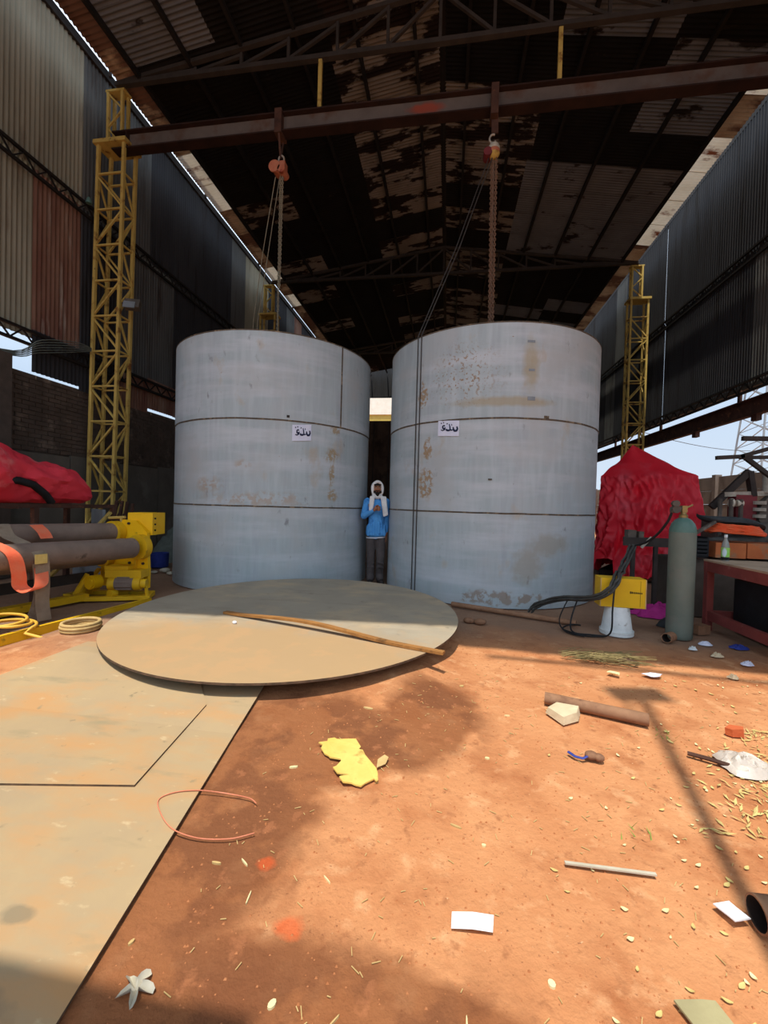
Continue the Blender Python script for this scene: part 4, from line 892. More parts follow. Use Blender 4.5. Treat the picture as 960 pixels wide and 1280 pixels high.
# ------------------------------------------------------------------ right side: tarpaulin-covered machine
def tarp():
    # footprint corners (front left, front right, back right, back left), shoulder height 1.9, one peak
    F = [(2.95, 8.95), (4.55, 8.05), (5.05, 9.7), (3.6, 10.5)]; T_ = [(3.15, 9.25), (4.50, 8.42), (4.85, 9.6), (3.7, 10.2)]; Z = [2.05, 2.02, 2.1, 2.2]; pk = Vector((3.75, 9.35, 2.70))
    def loop(P, s):
        s = s * 4; i = int(s) % 4; f = s - int(s); a_, b_ = Vector(P[i]), Vector(P[(i + 1) % 4]); return a_.lerp(b_, f)
    def fn(u, v):
        s = u; sc_ = s * 4; i = int(sc_) % 4; f = sc_ - int(sc_)
        top = loop(T_, s % 1); bot = loop(F, s % 1); zt = Z[i] + (Z[(i + 1) % 4] - Z[i]) * f
        if v < .30:
            k = v / .30; p = pk.lerp(Vector((top.x, top.y, zt)), k); p.z += .10 * math.sin(math.pi * k) * nse(u * 8, v * 6) - .05 * math.sin(math.pi * k); return p
        k = (v - .30) / .70; xy = top.lerp(bot, k ** .8); c_ = Vector((3.9, 9.35)); out = (xy - c_).normalized()
        ph = u * 74 + 3.2 * nse(u * 7, k * .8) ; f1 = 1 - 2 * abs((ph / math.pi) % 2 - 1)                      # sharp gathered folds
        f2 = 1 - 2 * abs(nse(u * 26 + k * 2.0, k * 3.4, 5)); f3 = 1 - 2 * abs(nse(u * 60 - k * 4, k * 9, 2))      # slanting creases
        fold = .050 * f1 * k ** .8 + .13 * (f2 - .6) * (.25 + .75 * k) + .045 * (f3 - .6) + .10 * nse(u * 12, k * 1.5, 8) * k
        hem = .05 + .16 * max(0, nse(u * 9, 9)) + (.30 if u < .05 else 0) + .10 * abs(nse(u * 40, 3))
        z = zt * (1 - k) + hem * k
        return (xy.x + out.x * fold, xy.y + out.y * fold, z + .05 * nse(u * 24, v * 12, 7) * k)
    t = thing('covered_machine', 'tall machine wrapped in a bright red tarpaulin beside the right tank', 'machine', (3.9, 9.3, 0))
    MB().grid(fn, 320, 72, True).build('tarpaulin', M['red_tarp'], t, 45)
    mb = MB(); mb.box((4.0, 9.4, .95), (.9, .9, 1.75), R(-30)); mb.box((4.0, 9.4, .06), (1.3, 1.2, .12), R(-30)).build('machine_body', M['dark'], t)
    mb = MB(); mb.tube([(3.55, 8.68, .06), (4.2, 8.3, .05)], .05, 8).build('base_skid', M['rust'], t)
tarp()
# dark work stand in front of it
t = thing('work_stand', 'dark steel work stand in front of the red tarpaulin', 'stand', (2.7, 6.0, 0))
MB().box((2.68, 6.0, .965), (.62, .22, .03), R(-8)).build('shelf', M['dark'], t); MB().box((2.62, 5.9, .93), (.62, .03, .11), R(-8)).build('front_rail', M['dark'], t)
for x, y in ((2.44, 5.95), (2.69, 5.9), (2.95, 6.0)): MB().bar((x, y, 0), (x, y, .95), .045, .045).build('leg', M['dark'], t)
MB().box((2.42, 6.0, 1.03), (.10, .12, .10)).build('clamp', M['machine'], t); MB().box((2.52, 5.95, 1.02), (.06, .08, .09)).build('clamp', M['machine'], t)
MB().bar((2.50, 5.86, .86), (2.62, 5.86, 1.0), .02, .03).build('lever', M['pale_metal'], t)
# bucket, carton and cables
t = thing('white_bucket', 'scuffed white plastic bucket standing upside down under the yellow carton', 'bucket', (1.855, 4.86, 0))
MB().lathe([(.165, 0), (.168, .012), (.160, .03), (.152, .045), (.118, .292), (.112, .300)], (1.855, 4.86, 0), 28).build('body', M['white_plastic'], t, 40)
MB().lathe([(.156, .030), (.168, .030), (.168, .046), (.156, .046)], (1.855, 4.86, 0), 28, cap=False).build('rim', M['white_plastic'], t, 40)
t = thing('yellow_carton', 'yellow cardboard carton balanced on the white bucket', 'carton', (1.88, 4.84, .302)); rz = R(-3)
MB().box((1.88, 4.87, .455), (.45, .20, .305), rz).build('body', M['carton'], t)
c_, s_ = math.cos(rz), math.sin(rz)
def cf(u, v, e=.1015): return Vector((1.88 + u * c_ + e * s_, 4.87 + u * s_ - e * c_, .455 + v))
def cpatch(mb, u0, v0, u1, v1, e=.102): o_ = len(mb.v); mb.v += [cf(u0, v0, e), cf(u1, v0, e), cf(u1, v1, e), cf(u0, v1, e)]; mb.f.append((o_, o_ + 1, o_ + 2, o_ + 3))
mb = MB(); u0 = .065
for i, (w_, h_, dv) in enumerate(((.012, .026, 0), (.012, .022, 0), (.009, .018, -.002), (.010, .018, -.002), (.009, .018, -.002), (.010, .017, -.003), (.010, .017, -.003), (.009, .015, -.004), (.010, .015, -.004))):
    cpatch(mb, u0, .012 + dv - h_ / 2, u0 + w_, .012 + dv + h_ / 2); u0 += w_ + .0035
mb.build('print', M['ink'], t)
mb = MB(); cpatch(mb, .165, -.14, .168, .135); mb.build('fold_crease', M['ink'], t); mb = MB(); cpatch(mb, -.225, -.1525, -.215, .1525); cpatch(mb, .215, -.1525, .225, .1525); mb.build('worn_edge', M['straw'], t)
mb = MB()
for k in range(5):
    a_ = 2 * math.pi * k / 5; u_, v_ = .026 * math.cos(a_), .022 * math.sin(a_); j_ = lambda q: .02 * nse(q * 3.1, k * 2.3)
    C_ = [(2.25, 5.50, .90), (2.08, 5.22, .78), (1.93, 4.97, .665), (1.83, 4.80, .648), (1.76, 4.70, .56), (1.66, 4.70, .44), (1.52, 4.86, .36), (1.36, 5.10, .30), (1.22, 5.32, .20), (1.12, 5.46, .10), (1.08, 5.50, .03)]
    mb.tube([(x + u_ + j_(i), y - u_ * .5 + j_(i + 9), max(z + v_, .02)) for i, (x, y, z) in enumerate(spl(C_, 3))], .013, 7)
o = mb.build('welding_cable', M['cable'], loc=(1.8, 4.8, .4), smooth=60); tag(o, 'bunch of grey welding cables draped over the yellow carton', 'cable')
mb = MB()
mb.tube(spl([(1.78, 4.74, .58), (1.75, 4.70, .3), (1.72, 4.66, .05), (1.55, 4.62, .015), (1.40, 4.66, .015), (1.30, 4.85, .015), (1.42, 4.98, .03), (1.50, 4.9, .05)]), .009, 6)
mb.tube(spl([(1.50, 5.0, .35), (1.40, 4.9, .12), (1.38, 4.76, .012), (1.55, 4.69, .012), (1.68, 4.68, .012)]), .009, 6); mb.tube(spl([(1.40, 5.05, .3), (1.28, 4.92, .1), (1.30, 4.75, .012), (1.45, 4.60, .012)]), .007, 6)
o = mb.build('thin_cable', M['black'], loc=(1.5, 4.8, 0), smooth=60); tag(o, 'thin black cables trailing on the earth left of the bucket', 'cable')
# gas cylinder
t = thing('gas_cylinder', 'tall dull green gas cylinder with a valve on top, standing by the red bench', 'cylinder', (2.475, 4.86, 0)); c_ = (2.475, 4.86, 0)
MB().lathe([(.112, 0.0), (.122, .02), (.123, .05), (.123, 1.12)], c_, 32).build('body', M['green_cyl'], t, 40)
MB().lathe([(.123, 1.12), (.120, 1.16), (.104, 1.21), (.075, 1.25), (.045, 1.27), (.034, 1.275)], c_, 32).build('shoulder', M['green_top'], t, 50)
MB().lathe([(.040, 1.27), (.040, 1.30), (.028, 1.31), (.024, 1.34)], c_, 16).build('neck_ring', M['brass'], t, 40)
MB().box((2.475, 4.86, 1.365), (.05, .05, .07)).cyl((2.475, 4.86, 1.365), (2.56, 4.86, 1.41), .010, 8).build('valve', M['brass'], t)
mb = MB(); mb.cyl((2.475, 4.86, 1.37), (2.40, 4.84, 1.375), .016, 10); mb.cyl((2.385, 4.81, 1.36), (2.395, 4.89, 1.36), .04, 16); mb.cyl((2.375, 4.80, 1.42), (2.385, 4.86, 1.42), .034, 16); mb.cyl((2.34, 4.84, 1.34), (2.38, 4.84, 1.34), .02, 10); mb.build('regulator', M['machine'], t, 40)
mb = MB(); mb.tube(spl([(2.35, 4.84, 1.32), (2.33, 4.88, 1.22), (2.28, 4.98, 1.08), (2.22, 5.1, .98), (2.2, 5.3, .93)]), .013, 7).build('hose', M['black'], t, 60)
# red bench with the bottle
t = thing('work_bench', 'oxide red steel bench with a dusty top at the right edge', 'bench', (3.6, 4.5, 0)); x0, x1, y0, y1 = 2.94, 4.25, 3.35, 5.32
MB().box(((x0 + x1) / 2, (y0 + y1) / 2, .79), (x1 - x0, y1 - y0, .02)).build('top', M['table_top'], t)
for (p, q) in (((x0 + .03, y0, .725), (x0 + .03, y1, .725)), ((x1 - .03, y0, .725), (x1 - .03, y1, .725)), ((x0, y1 - .03, .725), (x1, y1 - .03, .725)), ((x0, y0 + .03, .725), (x1, y0 + .03, .725))): MB().bar(p, q, .05, .11).build('apron', M['table_red'], t)
for x, y in ((x0 + .04, y0 + .04), (x0 + .04, y1 - .04), (x1 - .04, y0 + .04), (x1 - .04, y1 - .04)): MB().bar((x, y, 0), (x, y, .67), .07, .07).build('leg', M['table_red'], t)
for (p, q) in (((x0 + .04, y0, .17), (x0 + .04, y1, .17)), ((x1 - .04, y0, .17), (x1 - .04, y1, .17)), ((x0, y1 - .04, .17), (x1, y1 - .04, .17))): MB().bar(p, q, .045, .10).build('lower_rail', M['table_red'], t)
o = MB().box((3.62, 4.75, .33), (.85, .9, .55)).build('steel_box', M['black'], loc=(3.62, 4.75, 0)); tag(o, 'dark steel box stored beneath the red bench', 'box'); o.location.z += 0
t = thing('drink_bottle', 'clear bottle with green label standing on the red bench', 'bottle', (3.09, 5.2, .80)); c_ = (3.09, 5.2, .801)
mb = MB(); mb.lathe([(.034, 0), (.038, .01), (.038, .16), (.030, .20), (.014, .245), (.013, .27)], c_, 20).build('body', pm('bottle_plastic', '#cfd6d0', None, 9, .15, bump=0, trans=.6), t, 50)
MB().lathe([(.0395, .045), (.0395, .15)], c_, 20, cap=False).build('paper_label', pm('bottle_label', '#8fd053', '#a8d978', 14, .6, bump=0, blobs=[('#dff0ff', [((3.062, 5.165, .895), (.02, .03, .05))], .3, 30, .2, .9)]), t, 50)
MB().lathe([(.033, .004), (.0385, .012), (.0385, .045)], c_, 20).build('dark_drink', M['black'], t, 50); MB().lathe([(.016, .262), (.017, .29), (.014, .295)], c_, 14).build('bottle_cap', M['white_plastic'], t, 50)
# crate, ledge of orange blocks, cable heap
t = thing('black_crate', 'black plastic crate on the ledge behind the green cylinder', 'crate', (3.13, 5.95, .72))
for k in range(5): MB().box((3.13, 5.82, .80 + k * .048), (.27, .015, .032)).build('slat', M['black'], t)
for x in (3.0, 3.26): MB().box((x, 5.92, .90), (.02, .2, .26)).build('side', M['black'], t)
MB().box((3.13, 6.02, .90), (.27, .015, .26)).build('back', M['black'], t); MB().box((3.13, 5.92, .778), (.27, .2, .015)).build('bottom', M['black'], t)
lw = struct(MB().box((4.1, 6.15, .37), (2.4, .5, .74)).build('wall_low', M['mortar']))
for k in range(5): MB().box((3.55 + k * .36, 5.98, .865 + .004 * (k % 2)), (.345, .22, .19)).build('block', M['orange_block'], lw)
for k in range(5): MB().box((3.55 + k * .36, 6.26, .865), (.345, .22, .19)).build('block', M['orange_block'], lw)
mb = MB()
for k in range(9):
    pts = []
    for i in range(26):
        a_ = 2 * math.pi * i / 26; pts.append((3.72 + (.34 - .012 * k) * math.cos(a_) + .03 * nse(i * .5, k), 6.08 + .18 * math.sin(a_), 1.08 + .012 * k + .03 * nse(i * .6, k, 4) + .04 * math.cos(a_) * -.5))
    mb.tube(pts, .013, 6, closed=True)
o = mb.build('cable_coil', M['orange_cable'], loc=(3.7, 6.08, .97), smooth=60); tag(o, 'flat coil of orange cable on the ledge of orange blocks', 'cable')
mb = MB()
for k in range(6): mb.tube([(3.30 + .2 * k * .3, 5.98 + .02 * k, .985 + .01 * k), (3.6 + .05 * k, 5.94 + .02 * k, 1.0 + .012 * k), (4.0 + .03 * k, 6.0, .99 + .01 * k), (4.3, 6.1 + .02 * k, .985)], .016, 6)
o = mb.build('grey_cables', M['cable'], loc=(3.7, 5.98, .97), smooth=60); tag(o, 'grey cables lying under the orange coil', 'cable')
def bag(u, v):
    a_ = 2 * math.pi * u; r = math.sin(math.pi * min(max(v, .001), .999)); f = 1 + .25 * nse(3 * math.cos(a_), 3 * math.sin(a_), v * 3)
    return (3.68 + .40 * -math.cos(math.pi * v), 6.12 + .17 * r * f * math.cos(a_), 1.24 - .10 * (2 * v - .9) * abs(2 * v - .9) + .055 * r * f * math.sin(a_))
o = MB().grid(bag, 20, 20, True).build('black_bag', M['black_cloth'], loc=(3.68, 6.12, 1.2), smooth=60); tag(o, 'dark sack thrown over the orange cable coil', 'sack')
mb = MB(); mb.bar((3.12, 5.94, 1.03), (3.42, 5.98, 1.22), .05, .03); o = mb.build('lever_bar', M['machine'], loc=(3.27, 5.96, 1.1)); tag(o, 'short grey bar slanting up from the black crate', 'bar')
# old machine at the right edge
t = thing('old_machine', 'greasy old machine with a wheel and red plate at the right edge', 'machine', (4.75, 7.3, 0))
MB().box((4.9, 7.45, .62), (1.3, .7, 1.24)).build('bed', M['machine'], t); MB().box((4.45, 7.15, 1.42), (.28, .2, .40)).build('red_plate', M['machine_red'], t)
MB().bar((4.15, 7.1, 1.62), (5.3, 7.15, 1.68), .10, .07).build('guide_rail', M['pale_metal'], t)
mb = MB(); mb.cyl((4.95, 7.0, 1.32), (4.95, 7.12, 1.32), .36, 28); mb.cyl((4.95, 6.96, 1.32), (4.95, 7.14, 1.32), .10, 16).build('wheel', M['machine'], t, 40)
for z in (1.28, 1.38, 1.48): MB().cyl((4.62, 7.05, z), (4.62, 7.05, z + .05), .085, 14).build('collar', M['pale_metal'], t, 40)
MB().cyl((4.76, 7.1, 1.66), (4.76, 7.1, 1.93), .075, 14).build('cup', M['pale_metal'], t, 40)
mb = MB(); mb.cyl((4.28, 7.0, 1.49), (4.36, 7.0, 1.49), .05, 12); mb.cyl((4.20, 7.0, 1.49), (4.23, 7.0, 1.49), .07, 12).build('knob', M['hoist_white'], t, 40)
MB().bar((4.0, 7.1, 1.42), (4.5, 7.1, 1.98), .07, .09).build('arm', M['dark'], t); MB().bar((4.5, 7.1, 1.98), (4.56, 7.1, 1.6), .07, .10).build('arm', M['dark'], t)
for x in (4.05, 4.2, 4.33): MB().cyl((x, 6.98, 1.0), (x, 6.98, 1.55), .03, 8).build('pipe', M['machine'], t, 40)
mb = MB(); mb.ball((4.6, 6.95, 1.05), (.4, .22, .16), 14, 8).build('hopper', M['machine'], t, 60)
# bracket of dark bars against the sky
t = thing('steel_bracket', 'dark angle bars sticking out against the sky at the right edge', 'bracket', (4.4, 5.5, 0))
for p, q, w_ in (((3.40, 5.5, 2.215), (4.5, 5.5, 2.20), .05), ((3.13, 5.5, 1.985), (3.42, 5.5, 2.005), .045), ((3.38, 5.5, 1.99), (4.5, 5.5, 2.02), .04), ((3.38, 5.5, 2.0), (4.5, 5.5, 2.36), .045), ((3.44, 5.5, 1.99), (4.3, 5.5, 1.30), .045)): MB().bar(p, q, w_, w_).build('bar', M['dark'], t)
MB().bar((4.45, 5.5, 0), (4.45, 5.5, 2.45), .06, .06).build('post', M['dark'], t)

# magenta cloth and dark rag behind the bucket
def rag(cx, cy, rx_, ry_, h_, sd):
    def fn(u, v):
        a_ = 2 * math.pi * u; r = 1 - v; f = 1 + .35 * nse(2 * math.cos(a_), 2 * math.sin(a_), sd)
        return (cx + rx_ * r * f * math.cos(a_), cy + ry_ * r * f * math.sin(a_), max(0.0, h_ * (1 - r ** 3) * (.7 + .6 * nse(u * 8, v * 5, sd + 2)) + .012 * nse(u * 30, v * 9, sd)))
    return MB().grid(fn, 30, 10, True)
o = rag(2.72, 5.85, .33, .22, .16, 1).build('magenta_cloth', M['pink'], loc=(2.72, 5.85, 0), smooth=60); tag(o, 'crumpled magenta cloth on the earth behind the bucket', 'cloth')
o = rag(2.62, 5.3, .16, .12, .14, 4).build('dark_rag', M['black_cloth'], loc=(2.62, 5.3, 0), smooth=60); tag(o, 'dark rag bundle on the earth just left of the green cylinder', 'rag')
# pipes on the ground
def pipe(name, p, q, r, label, mat='pipe', cat='pipe'):
    p, q = Vector(p), Vector(q); d = (q - p).normalized(); c = (p + q) / 2
    o = thing(name, label, cat, (c.x, c.y, 0)); mb = MB()
    mb.tube([p, q], r, 22); mb.f = [f for f in mb.f if len(f) == 4]
    u = d.cross(Vector((0, 0, 1))).normalized(); b = d.cross(u)
    for e in (p, q):                       # wall thickness shown at both mouths
        o_ = len(mb.v)
        for k in range(22):
            a = 2 * math.pi * k / 22; n_ = u * math.cos(a) + b * math.sin(a); mb.v += [e + n_ * r, e + n_ * r * .88]
        for k in range(22): l = (k + 1) % 22; mb.f.append((o_ + 2 * k, o_ + 2 * l, o_ + 2 * l + 1, o_ + 2 * k + 1))
    mb.build('tube', M[mat], o, 40)
    mb = MB(); mb.tube([p, q], r * .88, 22); mb.f = [f for f in mb.f if len(f) == 4]; mb.build('bore', M['pipe_dark'], o, 50)
    return o
pipe('rusty_pipe', (0.70, 2.985, .036), (1.275, 2.80, .036), .038, 'short rusty pipe lying in the sun at right of centre')
pipe('rusty_pipe', (0.10, 5.62, .035), (1.50, 5.06, .03), .032, 'long thin rusty pipe lying along the foot of the right tank')
pipe('rusty_pipe', (2.24, 4.62, .05), (2.33, 4.70, .05), .048, 'stubby rusty pipe offcut lying before the green cylinder')
pipe('rusty_pipe', (1.015, 1.485, .052), (1.50, 1.50, .06), .052, 'wide rusty pipe end at the right edge, near the bottom of the picture')

# ------------------------------------------------------------------ litter on the earth
def sheet(name, poly, mat, label, cat, z=.004, th=.003, curl=.012, loc=None):
    cx = sum(p[0] for p in poly) / len(poly); cy = sum(p[1] for p in poly) / len(poly); mb = MB(); n_ = len(poly); R_ = 4
    P = []
    for i in range(n_):
        a_, b_ = Vector(poly[i]), Vector(poly[(i + 1) % n_])
        for k in range(3): P.append(a_.lerp(b_, k / 3))
    m = len(P)
    for lay in (0, 1):
        for r in range(1, R_ + 1):
            for p in P:
                q = Vector((cx, cy)).lerp(p, r / R_); h_ = z + curl * (r / R_) ** 2 * max(0, nse(q.x * 9, q.y * 9, 1) + .25)
                mb.v.append(Vector((q.x, q.y, h_ + (th if lay else 0))))
        mb.v.append(Vector((cx, cy, z + (th if lay else 0))))
    L1 = R_ * m + 1
    for lay in (0, 1):
        o_ = lay * L1; c = o_ + R_ * m
        for i in range(m):
            j = (i + 1) % m; tri = (c, o_ + i, o_ + j); mb.f.append(tri if lay else tri[::-1])
            for r in range(R_ - 1):
                q = (o_ + r * m + i, o_ + (r + 1) * m + i, o_ + (r + 1) * m + j, o_ + r * m + j); mb.f.append(q if lay else q[::-1])
    e = (R_ - 1) * m
    for i in range(m): j = (i + 1) % m; mb.f.append((e + i, e + j, L1 + e + j, L1 + e + i))
    o = mb.build(name, M[mat], loc=(cx, cy, 0)); tag(o, label, cat); return o
# yellow torn board, outline from ground positions
YB = [(-0.656, 2.203), (-0.612, 2.224), (-0.617, 2.248), (-0.583, 2.263), (-0.565, 2.25), (-0.466, 2.282), (-0.424, 2.22), (-0.431, 2.199), (-0.408, 2.196), (-0.386, 2.154), (-0.31, 2.048), (-0.297, 2.017), (-0.287, 1.968), (-0.296, 1.96), (-0.308, 1.976), (-0.344, 1.938), (-0.359, 1.912), (-0.387, 1.915), (-0.408, 1.92), (-0.446, 1.91), (-0.472, 1.939), (-0.468, 1.946), (-0.429, 1.972), (-0.49, 1.97), (-0.524, 2.016), (-0.511, 2.032), (-0.497, 2.077), (-0.503, 2.09), (-0.561, 2.093), (-0.572, 2.106), (-0.598, 2.12), (-0.629, 2.156), (-0.627, 2.184)][::-1]
o = MB().prism(YB, .006, .013, fn=lambda p, z: (p[0], p[1], z + .012 * max(0, nse(p[0] * 8, p[1] * 8) + .3) + gz(*p) + .006)).build('torn_board', M['ycard'], loc=(-.45, 2.12, 0)); tag(o, 'torn flat piece of yellow board lying on the dark damp earth', 'board')
sheet('peel', [(-.31, 2.06), (-.27, 2.10), (-.262, 2.15), (-.285, 2.165), (-.315, 2.12)], 'straw', 'pale peeled flake at the right side of the yellow board', 'flake')
t = thing('folded_paper', 'white folded sheet of paper lying on the orange earth near the bottom', 'paper', (.12, 1.348, 0))
MB().add([(.052, 1.315, .004), (.118, 1.318, .010), (.121, 1.376, .010), (.055, 1.371, .004)], [(0, 1, 2, 3)]).build('left_leaf', M['paper'], t)
MB().add([(.118, 1.318, .010), (.180, 1.323, .006), (.189, 1.381, .006), (.121, 1.376, .010)], [(0, 1, 2, 3)]).build('right_leaf', M['paper'], t)
mb = MB(); mb.bar((.475, 1.636, .006), (.793, 1.642, .006), .012, .006); o = mb.build('white_stick', M['hoist_white'], loc=(.63, 1.64, 0)); tag(o, 'thin straight white stick on the earth at lower right', 'stick')
mb = MB(); mb.tube(spl([(-.72, 1.56, .004), (-.80, 1.515, .005), (-.92, 1.495, .006), (-1.04, 1.511, .012), (-1.14, 1.575, .014), (-1.205, 1.65, .013), (-1.16, 1.705, .014), (-1.06, 1.735, .014), (-.93, 1.745, .008), (-.83, 1.74, .005), (-.785, 1.715, .005)]), .0024, 6)
o = mb.build('wire_loop', M['pinkwire'], loc=(-.97, 1.62, 0), smooth=60); tag(o, 'loop of thin pink wire over the plate edge at left', 'wire')
o = rag(.775, 2.80, .10, .09, .03, 7).build('pale_block', M['stone'], loc=(.775, 2.8, 0), smooth=25); bpy.data.objects.remove(o)
mb = MB().prism([(.672, 2.835), (.745, 2.69), (.855, 2.765), (.893, 2.86), (.755, 2.92)], .003, .045, fn=lambda p, z: (.775 + (p[0] - .775) * (1 - (z > .02) * .12), 2.80 + (p[1] - 2.80) * (1 - (z > .02) * .12), z + (.015 * (p[0] - .7) * 5 if z > .02 else 0)))
o = mb.build('pale_slab', M['stone'], loc=(.775, 2.8, 0)); tag(o, 'pale broken slab of board beside the rusty pipe', 'slab')
sheet('grey_board', [(.645, 1.22), (.755, 1.235), (.79, 1.10), (.70, 1.08)], 'dado_pale', 'khaki grey board scrap cut by the bottom edge', 'board', .004, .006, .008)
sheet('white_card', [(.925, 1.545), (.985, 1.565), (1.01, 1.50), (.955, 1.485)], 'paper', 'small white card leaning by the wide pipe end', 'paper', .006, .004, .02)
t = thing('blue_strap', 'short curled blue strap with a tan lump on the orange earth', 'strap', (.78, 2.35, 0))
mb = MB(); mb.tube([(.69, 2.385, .012), (.715, 2.35, .010), (.75, 2.335, .012), (.775, 2.345, .02)], .009, 8, flat=.6).build('strap', M['blue'], t, 60)
mb = MB(); mb.ball((.80, 2.36, .02), (.035, .028, .022), 10, 7); mb.ball((.835, 2.35, .018), (.028, .025, .02), 10, 7).build('lump', M['pipe'], t, 60)
def film(cx, cy, rx_, ry_, h_, sd, name, label, mat='film', cat='plastic film'):
    o = rag(cx, cy, rx_, ry_, h_, sd).build(name, M[mat], loc=(cx, cy, 0), smooth=25); return tag(o, label, cat)
film(1.585, 2.455, .125, .12, .06, 11, 'plastic_bag', 'crumpled clear plastic bag on leaf litter at the right edge', cat='bag')
mb = MB(); mb.tube([(1.34, 2.50, .012), (1.42, 2.46, .015), (1.5, 2.42, .012)], .011, 6); o = mb.build('twig', M['rust'], loc=(1.42, 2.46, 0)); tag(o, 'short dark twig pointing at the plastic bag', 'twig')
mb = MB(); mb.prism([(1.695, 2.79), (1.72, 2.765), (1.785, 2.77), (1.80, 2.80), (1.74, 2.825)], -.003, .04, fn=lambda p, z: (p[0] * (1 if z < .02 else .997) + .004, p[1], z + (.012 * (p[0] - 1.7) * 9 if z > .02 else 0))); o = mb.build('brick_shard', M['brickred'], loc=(1.745, 2.795, 0)); tag(o, 'orange brick shard on the sunlit earth near the right edge', 'brick')
sheet('blue_scrap', [(1.60, 3.66), (1.68, 3.70), (1.76, 3.67), (1.72, 3.62), (1.65, 3.61)], 'paper_blue', 'pale blue paper scrap at the edge of the shade', 'paper', .004, .003, .03)
sheet('white_scrap', [(1.32, 3.62), (1.36, 3.66), (1.42, 3.62), (1.40, 3.57)], 'leaf_pale', 'cream scrap at the edge of the shade, left of the blue one', 'scrap', .004, .003, .03)
# trash below the cylinder and bench
for i, (x, y, r, m_, lb) in enumerate(((2.62, 4.66, .085, 'paper_blue', 'silvery foil wrapper on the earth before the green cylinder'), (2.40, 4.46, .05, 'white_plastic', 'small white scrap nearest the pipe offcut'), (2.52, 4.30, .07, 'stone', 'tan paper scrap between the foil wrappers'), (2.66, 4.12, .07, 'paper_blue', 'bluish foil wrapper farther forward below the bench'), (2.98, 4.2, .10, 'film', 'clear plastic crumpled under the bench rail'), (2.86, 3.88, .16, 'straw', 'heap of straw and torn sacking at the right edge'), (2.33, 3.76, .055, 'stone', 'curled tan scrap at the shadow line'), (2.9, 4.62, .12, 'blue', 'dark blue plastic under the bench rail'))):
    film(x, y, r * .75, r * .5, .035 if m_ != 'straw' else .08, 20 + i, 'litter_scrap', lb, m_, 'litter')
o = MB().box((2.80, 5.07, .05), (.16, .09, .10), R(20)).build('small_block', M['pipe'], loc=(2.8, 5.07, 0)); tag(o, 'small brown block at the foot of the red bench leg', 'block')
for i, (x, y, s) in enumerate(((.29, 4.89, .07), (.41, 4.86, .075))):
    o = MB().ball((x, y, s * .35), (s, s * .7, s * .5), 9, 6).build('earth_clod', M['pipe'], loc=(x, y, 0), smooth=50); tag(o, ('left', 'right')[i] + ' one of two brown clods before the right tank', 'clod', 'clods before the right tank')
# bunch of dry grass
mb = MB()
for k in range(150):
    x = 1.03 + random.random() * .55; y = 3.93 + random.gauss(0, .06); a_ = random.gauss(0.05, .35); L_ = random.uniform(.12, .34)
    q0 = Vector((x, y, .012 + random.random() * .03)); q1 = q0 + Vector((math.cos(a_) * L_, math.sin(a_) * L_ * .6, random.uniform(-.01, .03)))
    mb.tube([q0, q0.lerp(q1, .5) + Vector((0, 0, .012)), q1], .0028, 3)
o = mb.build('dry_grass', M['grass'], loc=(1.3, 3.95, 0)); tag(o, 'flattened bunch of dry grass stalks on the shade line', 'grass', kind='stuff')
mb = MB(); mb.tube([(1.50, 3.92, .03), (1.58, 3.90, .035), (1.66, 3.86, .02)], .018, 6); o = mb.build('dark_stick', M['rust'], loc=(1.58, 3.9, 0)); tag(o, 'dark curled stick at the end of the dry grass', 'stick')
# small stones, straws and chips seen one by one
CH = [((-.457, 2.608), .045, .014, -10, 'bleached flat splinter left of centre, behind the yellow board'), ((-.725, 2.006), .03, .012, 20, 'pale curved chip left of the yellow board'), ((.251, 2.272), .012, .02, 80, 'small white chip right of the yellow board'),
      ((.076, 1.758), .035, .007, -20, 'white splinter in the middle of the sunny earth'), ((.183, 1.677), .012, .01, 0, 'tiny cream chip below the white splinter'), ((.422, 2.768), .025, .008, 5, 'cream chip left of the pale slab'), ((.146, 3.133), .025, .02, 40, 'round tan chip below the round plate edge'),
      ((.33, 1.216), .014, .018, 30, 'greyish pebble chip at the bottom'), ((-.62, 1.31), .003, .04, 5, 'thin straw beside the plate, lower left'), ((-.80, 1.42), .006, .03, 90, 'short upright-lying straw near the plate edge'), ((-.70, 1.44), .03, .004, -35, 'thin straw pointing down right, lower left'),
      ((-.38, 1.42), .028, .003, -40, 'bent straw in the damp earth'), ((-.25, 1.03), .03, .003, 55, 'pale straw near the bottom centre'), ((.09, 1.08), .003, .035, 0, 'grey straw right of bottom centre'), ((-.42, 1.04), .018, .014, 60, 'yellow chip at the bottom, left of centre'), ((-.90, 1.12), .014, .008, 70, 'yellow chip on the earth by the plate end')]
for i, (p, a_, b_, rot, lb) in enumerate(CH):
    rr = R(rot); n_ = 9; a_, b_ = a_ * .72, b_ * .62; poly = [(p[0] + (a_ * math.cos(2 * math.pi * k / n_) * (1 + .2 * nse(k, i))) * math.cos(rr) - b_ * math.sin(2 * math.pi * k / n_) * math.sin(rr), p[1] + a_ * math.cos(2 * math.pi * k / n_) * math.sin(rr) + b_ * math.sin(2 * math.pi * k / n_) * math.cos(rr)) for k in range(n_)]
    o = MB().prism(poly, gz(*p), gz(*p) + .007).build('wood_chip', M['leaf_pale'] if i % 3 else M['straw'], loc=(p[0], p[1], 0)); tag(o, lb, 'chip')
def curl_leaf(u, v):
    a = 2 * math.pi * u; rr = .034 * v * (1 + .55 * math.sin(5 * a + 1) * v); return (-.793 + rr * math.cos(a), 1.007 + .9 * rr * math.sin(a), .006 + .022 * v * abs(math.sin(2.5 * a)) + gz(-.793, 1.007))
